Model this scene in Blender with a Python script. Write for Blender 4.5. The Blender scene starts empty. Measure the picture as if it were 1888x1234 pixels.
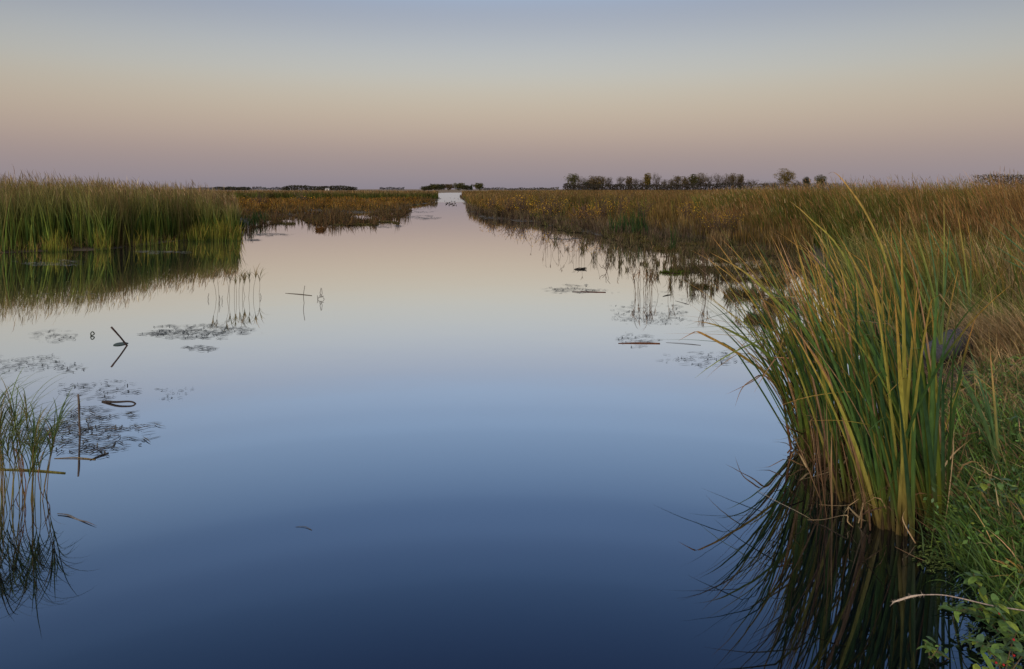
import bpy, math
import numpy as np
from math import radians as R
rng = np.random.default_rng(7)
F = 1259.0; HC = 2.2; HY = 349.0          # focal length (photo pixels), eye height, horizon row
PI = math.pi
scn = bpy.context.scene
COL = scn.collection

# ------------------------------------------------------------------ helpers
def W(u, v, D):
    u, v, D = np.broadcast_arrays(np.asarray(u, float), np.asarray(v, float), np.asarray(D, float))
    return np.stack([(u-944)*D/F, D, HC-(v-HY)*D/F], -1)
def DV(v, z=0.0):
    return F*(HC-z)/(v-HY)
def onw(u, v, z=0.0):
    return W(u, v, DV(v, z))
def vnoise(x, y, s=1.0, seed=0):
    x = np.asarray(x, float)/s; y = np.asarray(y, float)/s
    xi = np.floor(x).astype(np.int64); yi = np.floor(y).astype(np.int64)
    fx = x-xi; fy = y-yi; fx = fx*fx*(3-2*fx); fy = fy*fy*(3-2*fy)
    def h(a, b):
        n = np.sin(a*127.1+b*311.7+seed*74.7)*43758.5453
        return n-np.floor(n)
    return (h(xi, yi)*(1-fx)+h(xi+1, yi)*fx)*(1-fy)+(h(xi, yi+1)*(1-fx)+h(xi+1, yi+1)*fx)*fy
def fbm(x, y, s=1.0, seed=0, o=3):
    t = 0; a = .5; n = 0
    for k in range(o):
        t = t+a*vnoise(x, y, s/2**k, seed+k*13); n += a; a *= .5
    return t/n
def c3(*a): return np.array(a, float)
class G:
    def __init__(s): s.v = []; s.f = []; s.c = []; s.n = 0
    def add(s, V, Fq, C):
        V = np.asarray(V, float).reshape(-1, 3); C = np.asarray(C, float)
        if C.ndim == 1: C = np.tile(C, (len(V), 1))
        s.v.append(V); s.f.append(np.asarray(Fq, np.int64).reshape(-1, 4)+s.n); s.c.append(C.reshape(-1, 3)); s.n += len(V)
        return s
    def build(s, name, mat, parent=None, loc=None, smooth=True):
        V = np.concatenate(s.v); Fq = np.concatenate(s.f); C = np.concatenate(s.c)
        if loc is not None: V = V-np.asarray(loc)
        return mesh(name, V, Fq, C, mat, parent, smooth, loc if parent is None else None)
def mesh(name, V, Fq, C, mat, parent=None, smooth=True, loc=None):
    me = bpy.data.meshes.new(name)
    n = len(V); m = len(Fq)
    me.vertices.add(n); me.vertices.foreach_set('co', np.ascontiguousarray(V, np.float32).ravel())
    me.loops.add(m*4); me.loops.foreach_set('vertex_index', np.ascontiguousarray(Fq, np.int32).ravel())
    me.polygons.add(m); me.polygons.foreach_set('loop_start', np.arange(0, m*4, 4, dtype=np.int32))
    me.polygons.foreach_set('use_smooth', np.full(m, smooth))
    me.update(calc_edges=True)
    a = me.color_attributes.new('Col', 'FLOAT_COLOR', 'POINT')
    cc = np.ones((n, 4), np.float32); cc[:, :3] = np.clip(C, 0, 1)
    a.data.foreach_set('color', cc.ravel())
    me.materials.append(mat)
    o = bpy.data.objects.new(name, me); COL.objects.link(o)
    if loc is not None: o.location = [float(q) for q in loc]
    if parent is not None: o.parent = parent
    return o
def tag(o, label=None, cat=None, group=None, kind=None):
    if label: o['label'] = label
    if cat: o['category'] = cat
    if group: o['group'] = group
    if kind: o['kind'] = kind
    return o
def empty(name, loc, rz=0):
    o = bpy.data.objects.new(name, None); COL.objects.link(o)
    o.location = [float(q) for q in loc]; o.rotation_euler = (0, 0, rz); o.empty_display_size = .1
    return o
def copy_tree(o, parent=None):
    c = o.copy(); COL.objects.link(c); c.parent = parent
    for ch in list(o.children): copy_tree(ch, c)
    return c

# ------------------------------------------------------------------ materials
def newmat(name):
    m = bpy.data.materials.new(name); m.use_nodes = True
    nt = m.node_tree; nt.nodes.clear()
    return m, nt, nt.nodes.new('ShaderNodeOutputMaterial')
def leafmat(name, trans=.3, rough=.5, spec=.3, streak=0.0, bright=1.0):
    m, nt, out = newmat(name)
    at = nt.nodes.new('ShaderNodeAttribute'); at.attribute_name = 'Col'
    col = at.outputs['Color']
    tc = nt.nodes.new('ShaderNodeTexCoord')
    nz = nt.nodes.new('ShaderNodeTexNoise'); nz.inputs['Scale'].default_value = 1.0 if not streak else 1
    mp = nt.nodes.new('ShaderNodeMapping')
    mp.inputs['Scale'].default_value = (60, 60, 5) if streak else (2, 2, 2)
    nt.links.new(tc.outputs['Object'], mp.inputs['Vector']); nt.links.new(mp.outputs[0], nz.inputs['Vector'])
    mr = nt.nodes.new('ShaderNodeMapRange'); a = streak or .25
    mr.inputs['From Min'].default_value = .3; mr.inputs['From Max'].default_value = .7
    mr.inputs['To Min'].default_value = bright*(1-a); mr.inputs['To Max'].default_value = bright*(1+a)
    nt.links.new(nz.outputs['Fac'], mr.inputs['Value'])
    mx = nt.nodes.new('ShaderNodeVectorMath'); mx.operation = 'SCALE'
    nt.links.new(col, mx.inputs[0]); nt.links.new(mr.outputs[0], mx.inputs['Scale'])
    p = nt.nodes.new('ShaderNodeBsdfPrincipled'); p.inputs['Roughness'].default_value = rough
    p.inputs['Specular IOR Level'].default_value = spec
    nt.links.new(mx.outputs[0], p.inputs['Base Color'])
    if trans:
        t = nt.nodes.new('ShaderNodeBsdfTranslucent'); nt.links.new(mx.outputs[0], t.inputs['Color'])
        ms = nt.nodes.new('ShaderNodeMixShader'); ms.inputs[0].default_value = trans
        nt.links.new(p.outputs[0], ms.inputs[1]); nt.links.new(t.outputs[0], ms.inputs[2])
        nt.links.new(ms.outputs[0], out.inputs[0])
    else: nt.links.new(p.outputs[0], out.inputs[0])
    return m
M_far = leafmat('reed_far', .15, .8, .0, bright=.68)
M_bed = leafmat('reed_near_bed', .15, .8, .0, bright=1.02)
M_near = leafmat('cattail_leaf', .2, .45, .2, streak=.3, bright=1.22)
M_grass = leafmat('grass', .2, .5, .18, bright=1.2)
M_dead = leafmat('dead_plant', .1, .8, .1, streak=.3)
M_wood = leafmat('wood', 0, .85, .2, streak=.4)
M_crown = leafmat('crown', .2, .8, .1)
M_float = leafmat('floating', 0, .6, .3)
M_bird = leafmat('feather', 0, .6, .3)
M_paint = leafmat('painted_wall', 0, .7, .2)

# ------------------------------------------------------------------ geometry makers
def ribbons(P, H, Wd, az, th0, bend, segs, cb, ct, tp=1.5, psi=None, p=1.8, cm=None, tipw=0.08):
    """many bent, tapering blades at once"""
    N = len(P); s = np.linspace(0, 1, segs+1)
    th = th0[:, None]+bend[:, None]*s[None]**p
    mid = (th[:, 1:]+th[:, :-1])/2
    ds = (H/segs)[:, None]
    x = np.concatenate([np.zeros((N, 1)), np.cumsum(np.sin(mid)*ds, 1)], 1)
    z = np.concatenate([np.zeros((N, 1)), np.cumsum(np.cos(mid)*ds, 1)], 1)
    pos = np.stack([P[:, 0:1]+x*np.cos(az)[:, None], P[:, 1:2]+x*np.sin(az)[:, None], P[:, 2:3]+z], -1)
    if psi is None: psi = rng.uniform(-.9, .9, N)
    side = np.stack([np.cos(psi), np.sin(psi), np.zeros(N)], -1)[:, None]
    w = Wd[:, None]*np.maximum(tipw, (1-s[None]**2.6))*(.75+.25*np.sin(np.minimum(s*3, 1)*PI/2))[None]*.5
    V = np.stack([pos-side*w[..., None], pos+side*w[..., None]], 2)      # N,segs+1,2,3
    t = (s**tp)[None, :, None, None]
    if cm is None: C = cb[:, None, None]*(1-t)+ct[:, None, None]*t
    else:
        t1 = np.clip(s*2, 0, 1)[None, :, None, None]; t2 = np.clip(s*2-1, 0, 1)[None, :, None, None]
        C = (cb[:, None, None]*(1-t1)+cm[:, None, None]*t1)*(1-t2)+ct[:, None, None]*t2
    C = np.broadcast_to(C, V.shape)
    k = np.arange(segs)*2
    q = np.stack([k, k+1, k+3, k+2], -1)
    Fq = (np.arange(N)*(segs+1)*2)[:, None, None]+q[None]
    return V.reshape(-1, 3), Fq.reshape(-1, 4), C.reshape(-1, 3)
def pal(N, cols, wts=None, jit=.3):
    cols = np.array(cols, float)
    i = rng.choice(len(cols), N, p=None if wts is None else np.array(wts)/np.sum(wts))
    return cols[i]*np.exp(rng.normal(-.03, jit*1.15, (N, 1)))*(1+rng.normal(0, .06, (N, 3)))
def smoothpath(pts, n=16):
    pts = np.array(pts, float); m = len(pts)
    t = np.linspace(0, m-1, n); i = np.minimum(t.astype(int), m-2); f = (t-i)[:, None]
    p0 = pts[np.maximum(i-1, 0)]; p1 = pts[i]; p2 = pts[i+1]; p3 = pts[np.minimum(i+2, m-1)]
    return .5*((2*p1)+(-p0+p2)*f+(2*p0-5*p1+4*p2-p3)*f*f+(-p0+3*p1-3*p2+p3)*f**3)
def vleaf(g, pts, w0, cols, psi=0.0, twist=0.0, fold=.35, n=None, tipw=.03, prof=3.0):
    """one V-folded leaf along a path"""
    pts = np.array(pts, float) if n is None else smoothpath(pts, n)
    K = len(pts); s = np.linspace(0, 1, K)
    T = np.gradient(pts, axis=0); T /= np.linalg.norm(T, axis=1)[:, None]+1e-9
    ang = psi+twist*s
    ref = np.stack([np.cos(ang), np.sin(ang), np.zeros(K)], -1)
    S = ref-T*(ref*T).sum(1)[:, None]; S /= np.linalg.norm(S, axis=1)[:, None]+1e-9
    Nn = np.cross(T, S)
    w = (w0*.5*np.maximum(tipw, 1-s**prof)*(.7+.3*np.minimum(s*4, 1)))[:, None]
    V = np.stack([pts-S*w, pts+Nn*w*fold, pts+S*w], 1)
    cols = np.array(cols, float); t = s*(len(cols)-1); i = np.minimum(t.astype(int), len(cols)-2); f = (t-i)[:, None]
    C = cols[i]*(1-f)+cols[i+1]*f
    C = np.repeat(C[:, None], 3, 1)
    k = np.arange(K-1)*3
    q = np.concatenate([np.stack([k, k+1, k+4, k+3], -1), np.stack([k+1, k+2, k+5, k+4], -1)])
    g.add(V, q, C)
def tube(g, pts, r, col, sides=6, col2=None, n=None, cap=True):
    pts = np.array(pts, float) if n is None else smoothpath(pts, n)
    K = len(pts); r = np.broadcast_to(np.asarray(r, float), (K,)) if np.ndim(r) == 0 or len(r) == K else np.interp(np.linspace(0, 1, K), np.linspace(0, 1, len(r)), r)
    T = np.gradient(pts, axis=0); T /= np.linalg.norm(T, axis=1)[:, None]+1e-9
    ref = np.where(np.abs(T[:, 2:3]) > .9, c3(1, 0, 0)[None], c3(0, 0, 1)[None])
    A = np.cross(T, ref); A /= np.linalg.norm(A, axis=1)[:, None]+1e-9; B = np.cross(T, A)
    a = np.arange(sides)*2*PI/sides
    V = pts[:, None]+r[:, None, None]*(A[:, None]*np.cos(a)[None, :, None]+B[:, None]*np.sin(a)[None, :, None])
    k = np.arange(K-1)[:, None]*sides; j = np.arange(sides)[None]
    q = np.stack([k+j, k+(j+1) % sides, k+sides+(j+1) % sides, k+sides+j], -1).reshape(-1, 4)
    col = np.array(col, float)
    C = np.repeat((col[None]+(0 if col2 is None else (np.array(col2)-col)[None]*np.linspace(0, 1, K)[:, None])).reshape(-1, 3) if col2 is not None else np.tile(col, (K, 1)), sides, 0)
    V = V.reshape(-1, 3)
    if cap:
        n0 = len(V); V = np.concatenate([V, pts[:1], pts[-1:]]); C = np.concatenate([C, C[:1], C[-1:]])
        cq = []
        for e, (b, cc) in enumerate(((0, n0), ((K-1)*sides, n0+1))):
            for jj in range(0, sides, 2):
                cq.append([cc, b+jj, b+(jj+1) % sides, b+(jj+2) % sides])
        q = np.concatenate([q, np.array(cq)])
    g.add(V, q, C)
def cards(P, size, cols, flat=.0, asp=.5, nrm=None):
    """leaf shaped quads (rhombs) with random orientation"""
    N = len(P)
    a = rng.normal(size=(N, 3)); a[:, 2] *= (1-flat); a /= np.linalg.norm(a, axis=1)[:, None]
    b = rng.normal(size=(N, 3)); b[:, 2] *= (1-flat); b -= a*(a*b).sum(1)[:, None]; b /= np.linalg.norm(b, axis=1)[:, None]
    s = np.asarray(size)[:, None] if np.ndim(size) else size
    V = np.stack([P-a*s*.5, P+b*s*asp*.5, P+a*s*.5, P-b*s*asp*.5], 1)
    q = np.arange(N*4).reshape(N, 4)
    return V.reshape(-1, 3), q, np.repeat(cols, 4, 0)

# ------------------------------------------------------------------ land outline (metres, from the survey of the photo)
def wpoly(px, extra_pre=(), extra_post=()):
    w = [tuple(onw(u, v)[:2]) for u, v in px]
    return np.array(list(extra_pre)+w+list(extra_post))
LEFT = wpoly([(-120, 472), (0, 467), (110, 463), (200, 460), (290, 449), (345, 443), (443, 443), (446, 420), (470, 400), (560, 397), (640, 395), (725, 389),
              (740, 386), (735, 382), (765, 378), (800, 373), (812, 366), (800, 358.6), (786, 357.2)],
             [(-40, 21), (-3000, 30)], [(-40, 420), (10, 430), (60, 900), (60, 7000), (-7000, 7000), (-7000, 30)])
RIGHT = wpoly([(850, 357.6), (846, 363), (858, 371), (862, 386), (895, 401), (975, 409), (1040, 421), (1130, 437), (1210, 436), (1300, 439), (1370, 444), (1440, 450), (1500, 475), (1550, 540),
               (1580, 590), (1650, 655), (1700, 740), (1725, 830), (1745, 930), (1790, 1010), (1880, 1120), (2100, 1234)],
              [(7000, 7000), (60, 7000), (60, 900), (10, 430), (-10, 425)], [(8, 1.5), (60, -2), (7000, -10)])
def inpoly(x, y, P):
    ins = np.zeros(x.shape, bool); n = len(P)
    for i in range(n):
        x1, y1 = P[i]; x2, y2 = P[(i+1) % n]
        if y1 == y2: continue
        c = ((y1 > y) != (y2 > y)) & (x < (x2-x1)*(y-y1)/(y2-y1)+x1)
        ins ^= c
    return ins
def pdist(x, y, P):
    d = np.full(x.shape, 1e9); n = len(P)
    for i in range(n):
        x1, y1 = P[i]; x2, y2 = P[(i+1) % n]; dx = x2-x1; dy = y2-y1
        L = dx*dx+dy*dy+1e-12
        t = np.clip(((x-x1)*dx+(y-y1)*dy)/L, 0, 1)
        d = np.minimum(d, np.hypot(x-x1-t*dx, y-y1-t*dy))
    return d
def sland(x, y):
    x = np.asarray(x, float); y = np.asarray(y, float)
    d = np.minimum(pdist(x, y, LEFT), pdist(x, y, RIGHT))
    ins = inpoly(x, y, LEFT) | inpoly(x, y, RIGHT)
    return np.where(ins, d, -d)
def hgt(x, y):
    x = np.asarray(x, float); y = np.asarray(y, float)
    sd = sland(x, y)
    D = np.hypot(x, y)
    sd = sd+(fbm(x, y, 1.2, 3)-.5)*np.clip(D*.05, .15, 2.0)
    near = np.clip((14-D)/6, 0, 1)*(x > 0)
    top = .07+.33*near
    h = np.clip(sd*(.10+.13*near), -.5, top)
    return h+np.where(sd > .2, (fbm(x, y, .5, 9)-.5)*.10*near, 0)+np.where(sd > 0, (fbm(x, y, 5, 5)-.5)*.06, 0)

# ground: one polar sheet out to the horizon
def ground():
    r = np.concatenate([[0.02], np.geomspace(1.5, 9000, 230)])
    a = np.concatenate([np.linspace(-50, 230, 120)[:-1][:0], np.linspace(45, 135, 420), np.linspace(135, 405, 91)[1:-1]])
    a = np.radians(a)
    A, Rr = np.meshgrid(a, r); X = Rr*np.cos(A); Y = Rr*np.sin(A)
    Z = hgt(X.ravel(), Y.ravel()).reshape(X.shape)
    Z = np.where(Rr > 500, np.maximum(Z, .1), Z)
    na = len(a); V = np.stack([X, Y, Z], -1).reshape(-1, 3)
    i = np.arange(len(r)-1)[:, None]*na; j = np.arange(na)[None]
    q = np.stack([i+j, i+na+j, i+na+(j+1) % na, i+(j+1) % na], -1).reshape(-1, 4)[:, ::-1]
    m, nt, out = newmat('marsh_ground')
    p = nt.nodes.new('ShaderNodeBsdfPrincipled'); p.inputs['Roughness'].default_value = .9
    geo = nt.nodes.new('ShaderNodeNewGeometry')
    ln = nt.nodes.new('ShaderNodeVectorMath'); ln.operation = 'LENGTH'; nt.links.new(geo.outputs['Position'], ln.inputs[0])
    mr = nt.nodes.new('ShaderNodeMapRange'); mr.inputs['From Min'].default_value = 60; mr.inputs['From Max'].default_value = 300
    nt.links.new(ln.outputs['Value'], mr.inputs['Value'])
    nz = nt.nodes.new('ShaderNodeTexNoise'); nz.inputs['Scale'].default_value = .8; nz.inputs['Detail'].default_value = 8
    nt.links.new(geo.outputs['Position'], nz.inputs['Vector'])
    r1 = nt.nodes.new('ShaderNodeValToRGB'); r1.color_ramp.elements[0].color = (.016, .012, .008, 1); r1.color_ramp.elements[1].color = (.06, .045, .025, 1)
    r1.color_ramp.elements[0].position = .3; r1.color_ramp.elements[1].position = .7
    r2 = nt.nodes.new('ShaderNodeValToRGB'); r2.color_ramp.elements[0].color = (.11, .07, .035, 1); r2.color_ramp.elements[1].color = (.17, .11, .055, 1)
    nt.links.new(nz.outputs['Fac'], r1.inputs[0]); nt.links.new(nz.outputs['Fac'], r2.inputs[0])
    mx = nt.nodes.new('ShaderNodeMixRGB'); nt.links.new(mr.outputs[0], mx.inputs[0]); nt.links.new(r1.outputs[0], mx.inputs[1]); nt.links.new(r2.outputs[0], mx.inputs[2])
    nt.links.new(mx.outputs[0], p.inputs['Base Color'])
    bp = nt.nodes.new('ShaderNodeBump'); bp.inputs['Strength'].default_value = .6; bp.inputs['Distance'].default_value = .05
    nt.links.new(nz.outputs['Fac'], bp.inputs['Height']); nt.links.new(bp.outputs[0], p.inputs['Normal'])
    nt.links.new(p.outputs[0], out.inputs[0])
    tag(mesh('ground', V, q, c3(.1, .1, .1)*np.ones((len(V), 3)), m), kind='structure')
ground()

def water():
    r = np.concatenate([[0.02], np.geomspace(1, 3000, 40)]); a = np.radians(np.linspace(0, 360, 97)[:-1])
    A, Rr = np.meshgrid(a, r); na = len(a)
    V = np.stack([Rr*np.cos(A), Rr*np.sin(A), 0*A], -1).reshape(-1, 3)
    i = np.arange(len(r)-1)[:, None]*na; j = np.arange(na)[None]
    q = np.stack([i+j, i+na+j, i+na+(j+1) % na, i+(j+1) % na], -1).reshape(-1, 4)
    m, nt, out = newmat('still_water')
    gl = nt.nodes.new('ShaderNodeBsdfGlossy'); gl.distribution = 'GGX'
    df = nt.nodes.new('ShaderNodeBsdfDiffuse'); df.inputs['Color'].default_value = (.0012, .0018, .003, 1)
    lw = nt.nodes.new('ShaderNodeLayerWeight'); lw.inputs['Blend'].default_value = .5   # facing = 1-cos
    rp = nt.nodes.new('ShaderNodeValToRGB'); cr = rp.color_ramp; cr.interpolation = 'CARDINAL'
    WR = [(.36, (.035, .045, .07)), (.426, (.055, .068, .10)), (.5, (.11, .13, .17)), (.546, (.17, .19, .24)), (.593, (.27, .30, .36)), (.666, (.55, .58, .62)), (.70, (.72, .74, .77)), (.75, (.95, .96, .97)), (.83, (.98, .98, .98)), (1.0, (.97, .97, .97))]
    cr.elements[0].position = WR[0][0]; cr.elements[0].color = WR[0][1]+(1,)
    cr.elements[1].position = WR[-1][0]; cr.elements[1].color = WR[-1][1]+(1,)
    for p_, v_ in WR[1:-1]:
        e = cr.elements.new(p_); e.color = v_+(1,)
    nt.links.new(lw.outputs['Facing'], rp.inputs[0]); nt.links.new(rp.outputs[0], gl.inputs['Color'])
    geo = nt.nodes.new('ShaderNodeNewGeometry')
    sp = nt.nodes.new('ShaderNodeSeparateXYZ'); nt.links.new(geo.outputs['Position'], sp.inputs[0])
    nz = nt.nodes.new('ShaderNodeTexNoise'); nz.inputs['Scale'].default_value = .15; nt.links.new(geo.outputs['Position'], nz.inputs['Vector'])
    ad = nt.nodes.new('ShaderNodeMath'); ad.operation = 'MULTIPLY_ADD'; ad.inputs[1].default_value = 14
    nt.links.new(nz.outputs['Fac'], ad.inputs[0]); nt.links.new(sp.outputs['Y'], ad.inputs[2])
    mr = nt.nodes.new('ShaderNodeMapRange'); mr.inputs['From Min'].default_value = 113; mr.inputs['From Max'].default_value = 124
    mr.inputs['To Min'].default_value = .015; mr.inputs['To Max'].default_value = .17
    nt.links.new(ad.outputs[0], mr.inputs['Value']); nt.links.new(mr.outputs[0], gl.inputs['Roughness'])
    n2 = nt.nodes.new('ShaderNodeTexNoise'); n2.inputs['Scale'].default_value = 1.2; n2.inputs['Detail'].default_value = 3
    nt.links.new(geo.outputs['Position'], n2.inputs['Vector'])
    bp = nt.nodes.new('ShaderNodeBump'); bp.inputs['Strength'].default_value = .10; bp.inputs['Distance'].default_value = .01
    nt.links.new(n2.outputs['Fac'], bp.inputs['Height']); nt.links.new(bp.outputs[0], gl.inputs['Normal'])
    ads = nt.nodes.new('ShaderNodeAddShader'); nt.links.new(gl.outputs[0], ads.inputs[0]); nt.links.new(df.outputs[0], ads.inputs[1])
    nt.links.new(ads.outputs[0], out.inputs[0])
    tag(mesh('water', V, q[:, ::-1], c3(0, 0, 0)*np.ones((len(V), 3)), m), kind='structure')
water()

# ------------------------------------------------------------------ reed beds (nobody can count them)
def edge(pts):
    u = np.array([p[0] for p in pts], float); v = np.array([p[1] for p in pts], float)
    return lambda x: np.interp(x, u, v)
def bedpts(N, u0, u1, ev, Dmax, gamma=1.0, jit=.0, land=True, uj=None):
    u = rng.uniform(u0, u1, N)
    De = DV(ev(u)+rng.normal(0, 1, N)*jit)
    Dm = np.maximum(Dmax(u) if callable(Dmax) else Dmax, De*1.02)
    D = De*(Dm/De)**(rng.uniform(0, 1, N)**gamma)
    X = (u-944)*D/F
    z = np.maximum(hgt(X, D), -.05)
    return u, np.stack([X, D, z], -1), D
def pxw(D, k=.6): return k*D/683.0
GRN = [(.055, .09, .018), (.08, .115, .022), (.04, .075, .022), (.11, .13, .025)]
TAN = [(.20, .145, .07), (.25, .18, .085), (.16, .115, .055), (.28, .22, .12)]
ORG = [(.20, .115, .055), (.24, .14, .06), (.17, .105, .055), (.14, .115, .045)]
YEL = [(.26, .24, .035), (.20, .22, .03), (.34, .26, .04)]
BRN = [(.10, .07, .035), (.14, .09, .04), (.07, .055, .03), (.17, .12, .06)]

def reedbed(name, label, cat, P, D, H, top, basec, segs=5, wk=.6, w0=.016, lean=.18, az0=PI, bend=.35, midc=None, psis=.9, azs=1.2):
    N = len(P)
    az = az0+rng.normal(0, azs, N)
    g = G(); up = P[:, 0]/P[:, 1]*F; lg = np.log(P[:, 1])*30
    m = vnoise(up, lg*5, 6, 3)*.6+vnoise(up, lg*5, 17, 4)*.4
    cm_ = np.clip(.25+1.5*m, .3, 1.7)[:, None]; H = H*(.86+.26*m)
    top, basec = top*cm_, basec*cm_*.9
    if midc is not None: midc = midc*cm_
    V, Fq, C = ribbons(P, H, np.maximum(w0, pxw(D, wk))*rng.uniform(.6, 1.2, N), az, rng.normal(lean*.4, .06, N), rng.normal(bend, .2, N)*rng.choice([1, 1, 1, .3], N), segs,
                       basec, top, tp=1.3, psi=rng.uniform(-psis, psis, N), cm=midc)
    g.add(V, Fq, C)
    return g
def plumes(g, P, H, D, cols, frac=.5, ln=.45):
    """brown feathery heads over the blades"""
    k = rng.uniform(size=len(P)) < frac; P = P[k].copy(); D = D[k]; H = H[k]; N = len(P)
    P[:, 2] += H*rng.uniform(.82, 1.0, N)
    V, Fq, C = ribbons(P, rng.uniform(.5, 1.2, N)*ln, np.maximum(.012, pxw(D, .45)), PI+rng.normal(0, .9, N), rng.normal(.25, .2, N), rng.normal(.5, .3, N), 3,
                       pal(N, cols), pal(N, cols))
    g.add(V, Fq, C)

# left tall bed
N = 17000
evA = edge([(-250, 476), (0, 466), (110, 461), (200, 459), (290, 448), (345, 442), (443, 441)])
u, P, D = bedpts(N, -260, 440, evA, lambda u: np.interp(u, [-250, 300, 380, 445], [60, 52, 42, 31]), 1.5, .8)
back = np.clip((D-DV(evA(u)))/2.0, 0, 1)
Hh = (np.interp(u, [-250, 0, 150, 300, 360, 440], [2.75, 2.62, 2.5, 2.3, 2.15, 1.75])-.35*(1-back))*rng.uniform(.8, 1.06, N)*(.93+.14*vnoise(P[:, 0], P[:, 1], 1.5, 4))
kp = (vnoise(P[:, 0], P[:, 1], .32, 23)*.6+fbm(P[:, 0], P[:, 1], 1.1, 24)*.4 > .40) | (back > .8)
u, P, D, back, Hh = u[kp], P[kp], D[kp], back[kp], Hh[kp]; N = len(P)
fr = fbm(P[:, 0], P[:, 1], 1.3, 21)
top = pal(N, TAN+ORG, jit=.25); low = pal(N, GRN, jit=.25); mid = pal(N, GRN+[(.13, .11, .04)], jit=.3)
low[fr < .42] = low[fr < .42]*.5+pal((fr < .42).sum(), BRN)*.5
top = top*.55+low*.45*rng.uniform(.4, 1.3, (N, 1))
g = reedbed('', '', '', P, D, Hh, top, low, 6, .8, .016, .2, PI*.95, .42, midc=mid*.35+low*.65)
k = rng.uniform(size=N) < .6
bk = back > .3; plumes(g, P[bk], Hh[bk], D[bk], TAN+BRN+[(.17, .11, .07)], .38, .36)
# brown litter at its foot
n2 = 2600; u2, P2, D2 = bedpts(n2, -260, 443, evA, lambda u: DV(evA(u))*1.05, 1, .9)
V, Fq, C = ribbons(P2, rng.uniform(.1, .6, n2), pxw(D2, .6), rng.uniform(0, 2*PI, n2), rng.uniform(.2, 1.4, n2), rng.normal(0, .5, n2), 2, pal(n2, BRN), pal(n2, TAN+BRN)); g.add(V, Fq, C)
tag(g.build('tall_reed_bed', M_bed), 'dense tall green reed bed with brown feathery tops along the left shore', 'reeds', kind='stuff')
# yellow green short growth in front of it
gy = G()
for (ua, ub, va, hh, n) in [(78, 135, 463, .75, 110), (88, 118, 464, .6, 70), (172, 204, 462, .8, 60), (180, 192, 461, .95, 15), (30, 70, 466, .6, 25), (330, 443, 443, .72, 330), (345, 380, 444, .8, 90), (395, 430, 443, 1.0, 150), (425, 447, 442, .8, 70), (215, 330, 453, .5, 70), (140, 330, 456, .9, 60)]:
    uu = rng.uniform(ua, ub, n); DD = DV(va+rng.normal(0, 1.4, n)); X = (uu-944)*DD/F
    PP = np.stack([X, DD, np.maximum(hgt(X, DD), -.02)*0], -1)
    V, Fq, C = ribbons(PP, hh*rng.uniform(.3, 1.1, n)*np.clip(1.15-(2*np.abs(uu-(ua+ub)/2)/(ub-ua))**2*.5, 0, 1.1), pxw(DD, .55), rng.uniform(0, 2*PI, n), rng.normal(.08, .12, n), rng.normal(.2, .2, n), 4, pal(n, GRN+[(.12, .14, .03)]), pal(n, [(.26, .26, .04), (.20, .22, .035), (.32, .26, .05), (.28, .18, .05), (.12, .15, .035)]), tp=.8)
    gy.add(V, Fq, C)
tag(gy.build('yellow_sedge', M_far), 'short yellow green sedge at the foot of the left reed bed', 'sedge', kind='stuff')

# far left belt of reeds and the tan marsh behind it
N = 17000
evC = edge([(-200, 372), (440, 372), (500, 370), (700, 371), (765, 370.5), (810, 367.5)])
u, P, D = bedpts(N, -200, 808, evC, 520, 1.6, .5)
H = rng.uniform(1.25, 1.75, N)*(.7+.5*fbm(P[:, 0], P[:, 1], 14, 2))
H *= np.interp(u, [700, 800], [1, .9])
far = np.clip((D-DV(evC(u)))/60, 0, 1)[:, None]
low = pal(N, GRN, jit=.2)*.7*(1-far)+pal(N, ORG+TAN)*far
top = pal(N, [(.06, .075, .02), (.09, .085, .025)])*(1-far)+pal(N, TAN+ORG)*far
g = reedbed('', '', '', P, D, H, top, low, 3, .8, .02, .1, PI, .2)
tag(g.build('far_reed_belt', M_far), 'distant belt of green reeds with tan marsh behind on the left of the channel', 'reeds', kind='stuff')
# russet low marsh between belt and water
N = 15000
evB = edge([(380, 412), (470, 401), (560, 398), (640, 396), (725, 390), (742, 387), (735, 383), (765, 379), (800, 373)])
u, P, D = bedpts(N, 380, 795, evB, 118, .9, 1.2)
fr = fbm(P[:, 0], P[:, 1], 4, 33)
keep = (fr+np.clip((D-DV(evB(u)))/25, 0, 1)*.5) > .47
u, P, D, fr = u[keep], P[keep], D[keep], fr[keep]; N = len(P)
dd = np.clip((D-DV(evB(u)))/20, 0, 1)
H = (.22+.75*dd*fr*1.5)*rng.uniform(.5, 1.15, N)
mixo = rng.uniform(size=N) < .18+.4*dd
top = np.where(mixo[:, None], pal(N, [(.26, .14, .03), (.30, .18, .03), (.20, .10, .03)]), pal(N, BRN+[(.10, .085, .03)]))
g = reedbed('', '', '', P, D, H, top, pal(N, BRN+[(.07, .07, .025)]), 3, .6, .01, .1, PI, .2, azs=2)
kk = mixo & (rng.uniform(size=N) < .5)
Q = P[kk].copy(); Q[:, 2] += H[kk]*rng.uniform(.6, 1, kk.sum())
V, Fq, C = cards(Q, pxw(D[kk], 1.6), pal(len(Q), [(.30, .17, .025), (.24, .12, .03)])); g.add(V, Fq, C)
tag(g.build('russet_marsh_plants', M_far), 'low russet and orange marsh plants on flooded flat left of the channel', 'marsh plants', kind='stuff')

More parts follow.
